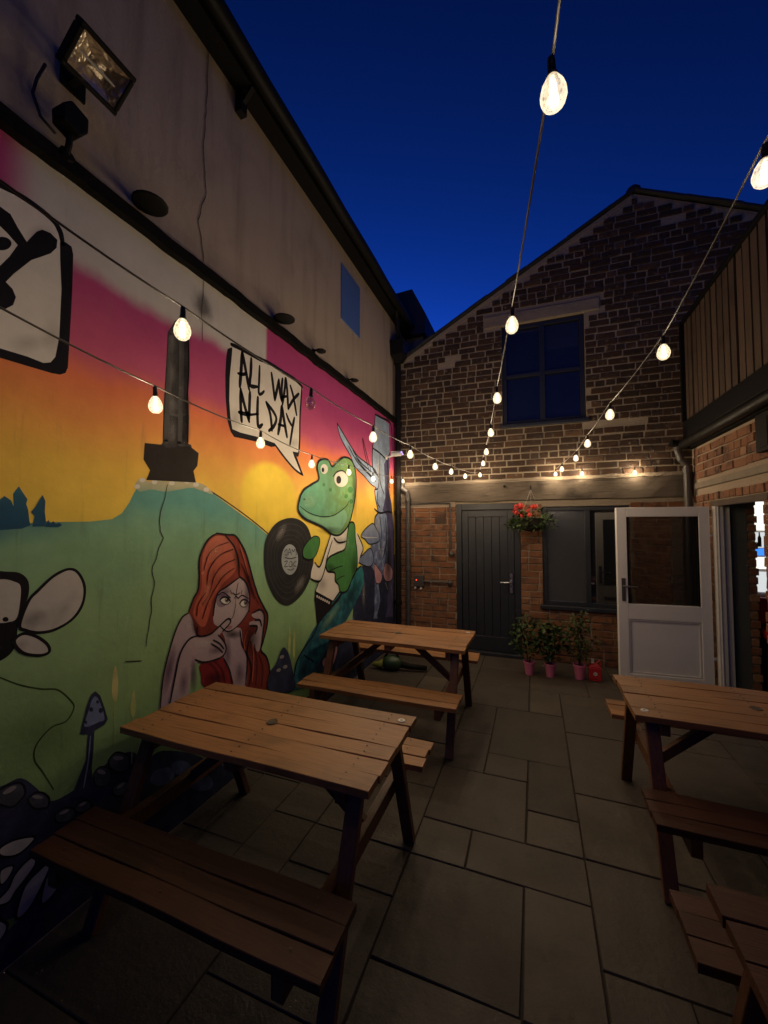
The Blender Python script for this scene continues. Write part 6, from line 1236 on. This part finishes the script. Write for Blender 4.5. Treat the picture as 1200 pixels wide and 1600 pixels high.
m = MB(); m.lathe([(0, 0), (.07, .008), (.12, .04), (.15, .10), (.165, .165), (.172, .17), (.16, .16), (0, .15)], (0, 0, 0), 20); m.build('bowl', plain('dark_wicker', (.028, .022, .018), .7, bump=.8, scale=40), HB, smooth=True)
for i in range(7): m = MB(); rr = .075+.0135*i; m.tube([(rr*math.cos(a*.3142)*1.02, rr*math.sin(a*.3142)*1.02, .012+.022*i) for a in range(21)], .004, 5); m.build('wire_ring', M_black, HB)
rl = random.Random(5)
m = leaf_crown(rl, (0, 0, .17), (.31, .22, .13), 620, .055, M_leaf, droop=.7); m.build('foliage', M_leaf, HB, fix=False)
for i in range(11):
    cx, cy, cz = rl.uniform(-.20, .08), rl.uniform(-.20, -.02), rl.uniform(.20, .33); mm = MB()
    for k in range(26):
        v = Vector((rl.gauss(0, 1), rl.gauss(0, 1), rl.gauss(0, 1))).normalized()*.030; p = Vector((cx, cy, cz))+v; s_ = .013
        u = v.orthogonal().normalized(); w_ = v.cross(u).normalized()
        mm.add([p+u*s_, p+w_*s_, p-u*s_, p-w_*s_], [(0, 1, 2, 3)])
    mm.build('flower_head', M_petal, HB, fix=False)
for a in (.5, 2.6, 4.7):
    m = MB(); P0, P1 = Vector((.16*math.cos(a), .16*math.sin(a), .165)), Vector((0, 0, .53)); n = 22
    for k in range(n):
        p, q = P0.lerp(P1, k/n), P0.lerp(P1, (k+.9)/n); m.bar(p, q, .008 if k % 2 else .003, .003 if k % 2 else .008)
    m.build('chain', M_chain, HB)
m = MB(); m.tube([(0, .21, .58), (0, .08, .585), (0, .0, .58), (0, -.012, .555), (0, .0, .53)], .007, 7); m.build('hook', M_black, HB)

pots = [(-.075, 4.97, .062, 'pink plastic pot with a bushy plant nearest the dark door', 11), (.152, 4.98, .062, 'pink plastic pot with a leafy plant, middle of the three', 12), (.46, 5.02, .068, 'pink plastic pot with a tall leafy plant beside the red container', 13)]
for x, y, rr, lab, sd in pots:
    PT = thing('potted_plant', lab, 'potted plant', (x, y, 0), 0, 'plants in pink pots under the window'); rp = random.Random(sd); k = rr/.062
    m = MB(); m.lathe([(0, .001), (.042*k, .001), (.058*k, .128*k), (.064*k, .13*k), (.064*k, .15*k), (.056*k, .15*k), (.052*k, .13*k), (0, .125*k)], (0, 0, 0), 20); m.build('pot', M_pink, PT, smooth=False)
    m = MB(); m.lathe([(0, .139*k), (.05*k, .132*k)], (0, 0, 0), 14); m.build('soil', M_soil, PT)
    hgt = {11: .50, 12: .46, 13: .56}[sd]
    for s_ in range(5):
        a = rp.uniform(0, 6.28); l = rp.uniform(.05, .12); m = MB()
        m.tube([(.01*math.cos(a), .01*math.sin(a), .13), (.4*l*math.cos(a), .4*l*math.sin(a), .13+hgt*.35), (l*math.cos(a), l*math.sin(a), .13+hgt*.8)], [.006, .004, .002], 6); m.build('stem', M_soil, PT)
    q_ = {11: (.19, .13, 620, .05), 12: (.15, .12, 380, .075), 13: (.20, .14, 760, .042)}[sd]; m = leaf_crown(rp, (rp.uniform(-.03, .03), 0, .16+hgt*.55), (q_[0], q_[1], hgt*.5), q_[2], q_[3], M_leaf); m.build('foliage', M_leaf, PT, fix=False)
RC = thing('red_container', 'small red plastic container with a white mark at the end of the pink pots', 'container', (.615, 5.03, 0))
m = MB()
for z0, z1, w0, w1 in ((0, .02, .058, .064), (.02, .15, .064, .064), (.15, .19, .064, .026)):
    vs = [(sx*w, sy*w*.72, z) for z, w in ((z0, w0), (z1, w1)) for sx, sy in ((-1, -1), (1, -1), (1, 1), (-1, 1))]
    m.add(vs, [(0, 1, 5, 4), (1, 2, 6, 5), (2, 3, 7, 6), (3, 0, 4, 7), (0, 3, 2, 1), (4, 5, 6, 7)])
m.build('body', M_red, RC, bevel=.01)
m = MB(); m.lathe([(0, .235), (.016, .235), (.018, .19), (0, .19)], (-.02, 0, 0), 12); m.build('cap', M_whitedull, RC)
m = MB(); m.tube([(.01, 0, .185), (.05, 0, .225), (.062, 0, .17)], .009, 8); m.build('handle', M_red, RC)
m = MB(); m.lathe([(0, -.0475), (.020, -.0475)], (0, 0, .085), 16, axis='y'); m.build('round_sticker', M_whitedull, RC)
m = MB(); m.box((-.009, -.0485, .076), (-.004, -.0478, .094)); m.box((.002, -.0485, .078), (.01, -.0478, .083)); m.box((.002, -.0485, .088), (.01, -.0478, .093)); m.build('sticker_mark', M_rubber, RC)
# garden blower lying behind the far table
LBw = thing('leaf_blower', 'dark green garden blower lying on the paving beneath the far table', 'leaf blower', (-1.62, 4.52, 0), R(12))
m = MB(); m.lathe([(0, -.11), (.06, -.10), (.085, -.05), (.09, .02), (.07, .09), (.03, .12), (0, .12)], (0, 0, .09), 14, axis='x'); m.build('motor_body', plain('dark_green_plastic', (.02, .045, .02), .4), LBw, smooth=True)
m = MB(); m.tube([(.08, 0, .08), (.22, 0, .055), (.42, 0, .045)], [.04, .034, .028], 12); m.build('nozzle', M_black, LBw, smooth=True)
m = MB(); m.tube([(-.09, 0, .14), (-.04, 0, .22), (.05, 0, .215), (.09, 0, .14)], .013, 8); m.build('handle', M_black, LBw, smooth=True)
m = MB(); m.tube([(-.10, 0, .08), (-.16, .03, .05), (-.24, .02, .06)], [.05, .04, .02], 10); m.build('dust_bag', plain('yellow_green_cloth', (.16, .17, .03), .9), LBw, smooth=True)
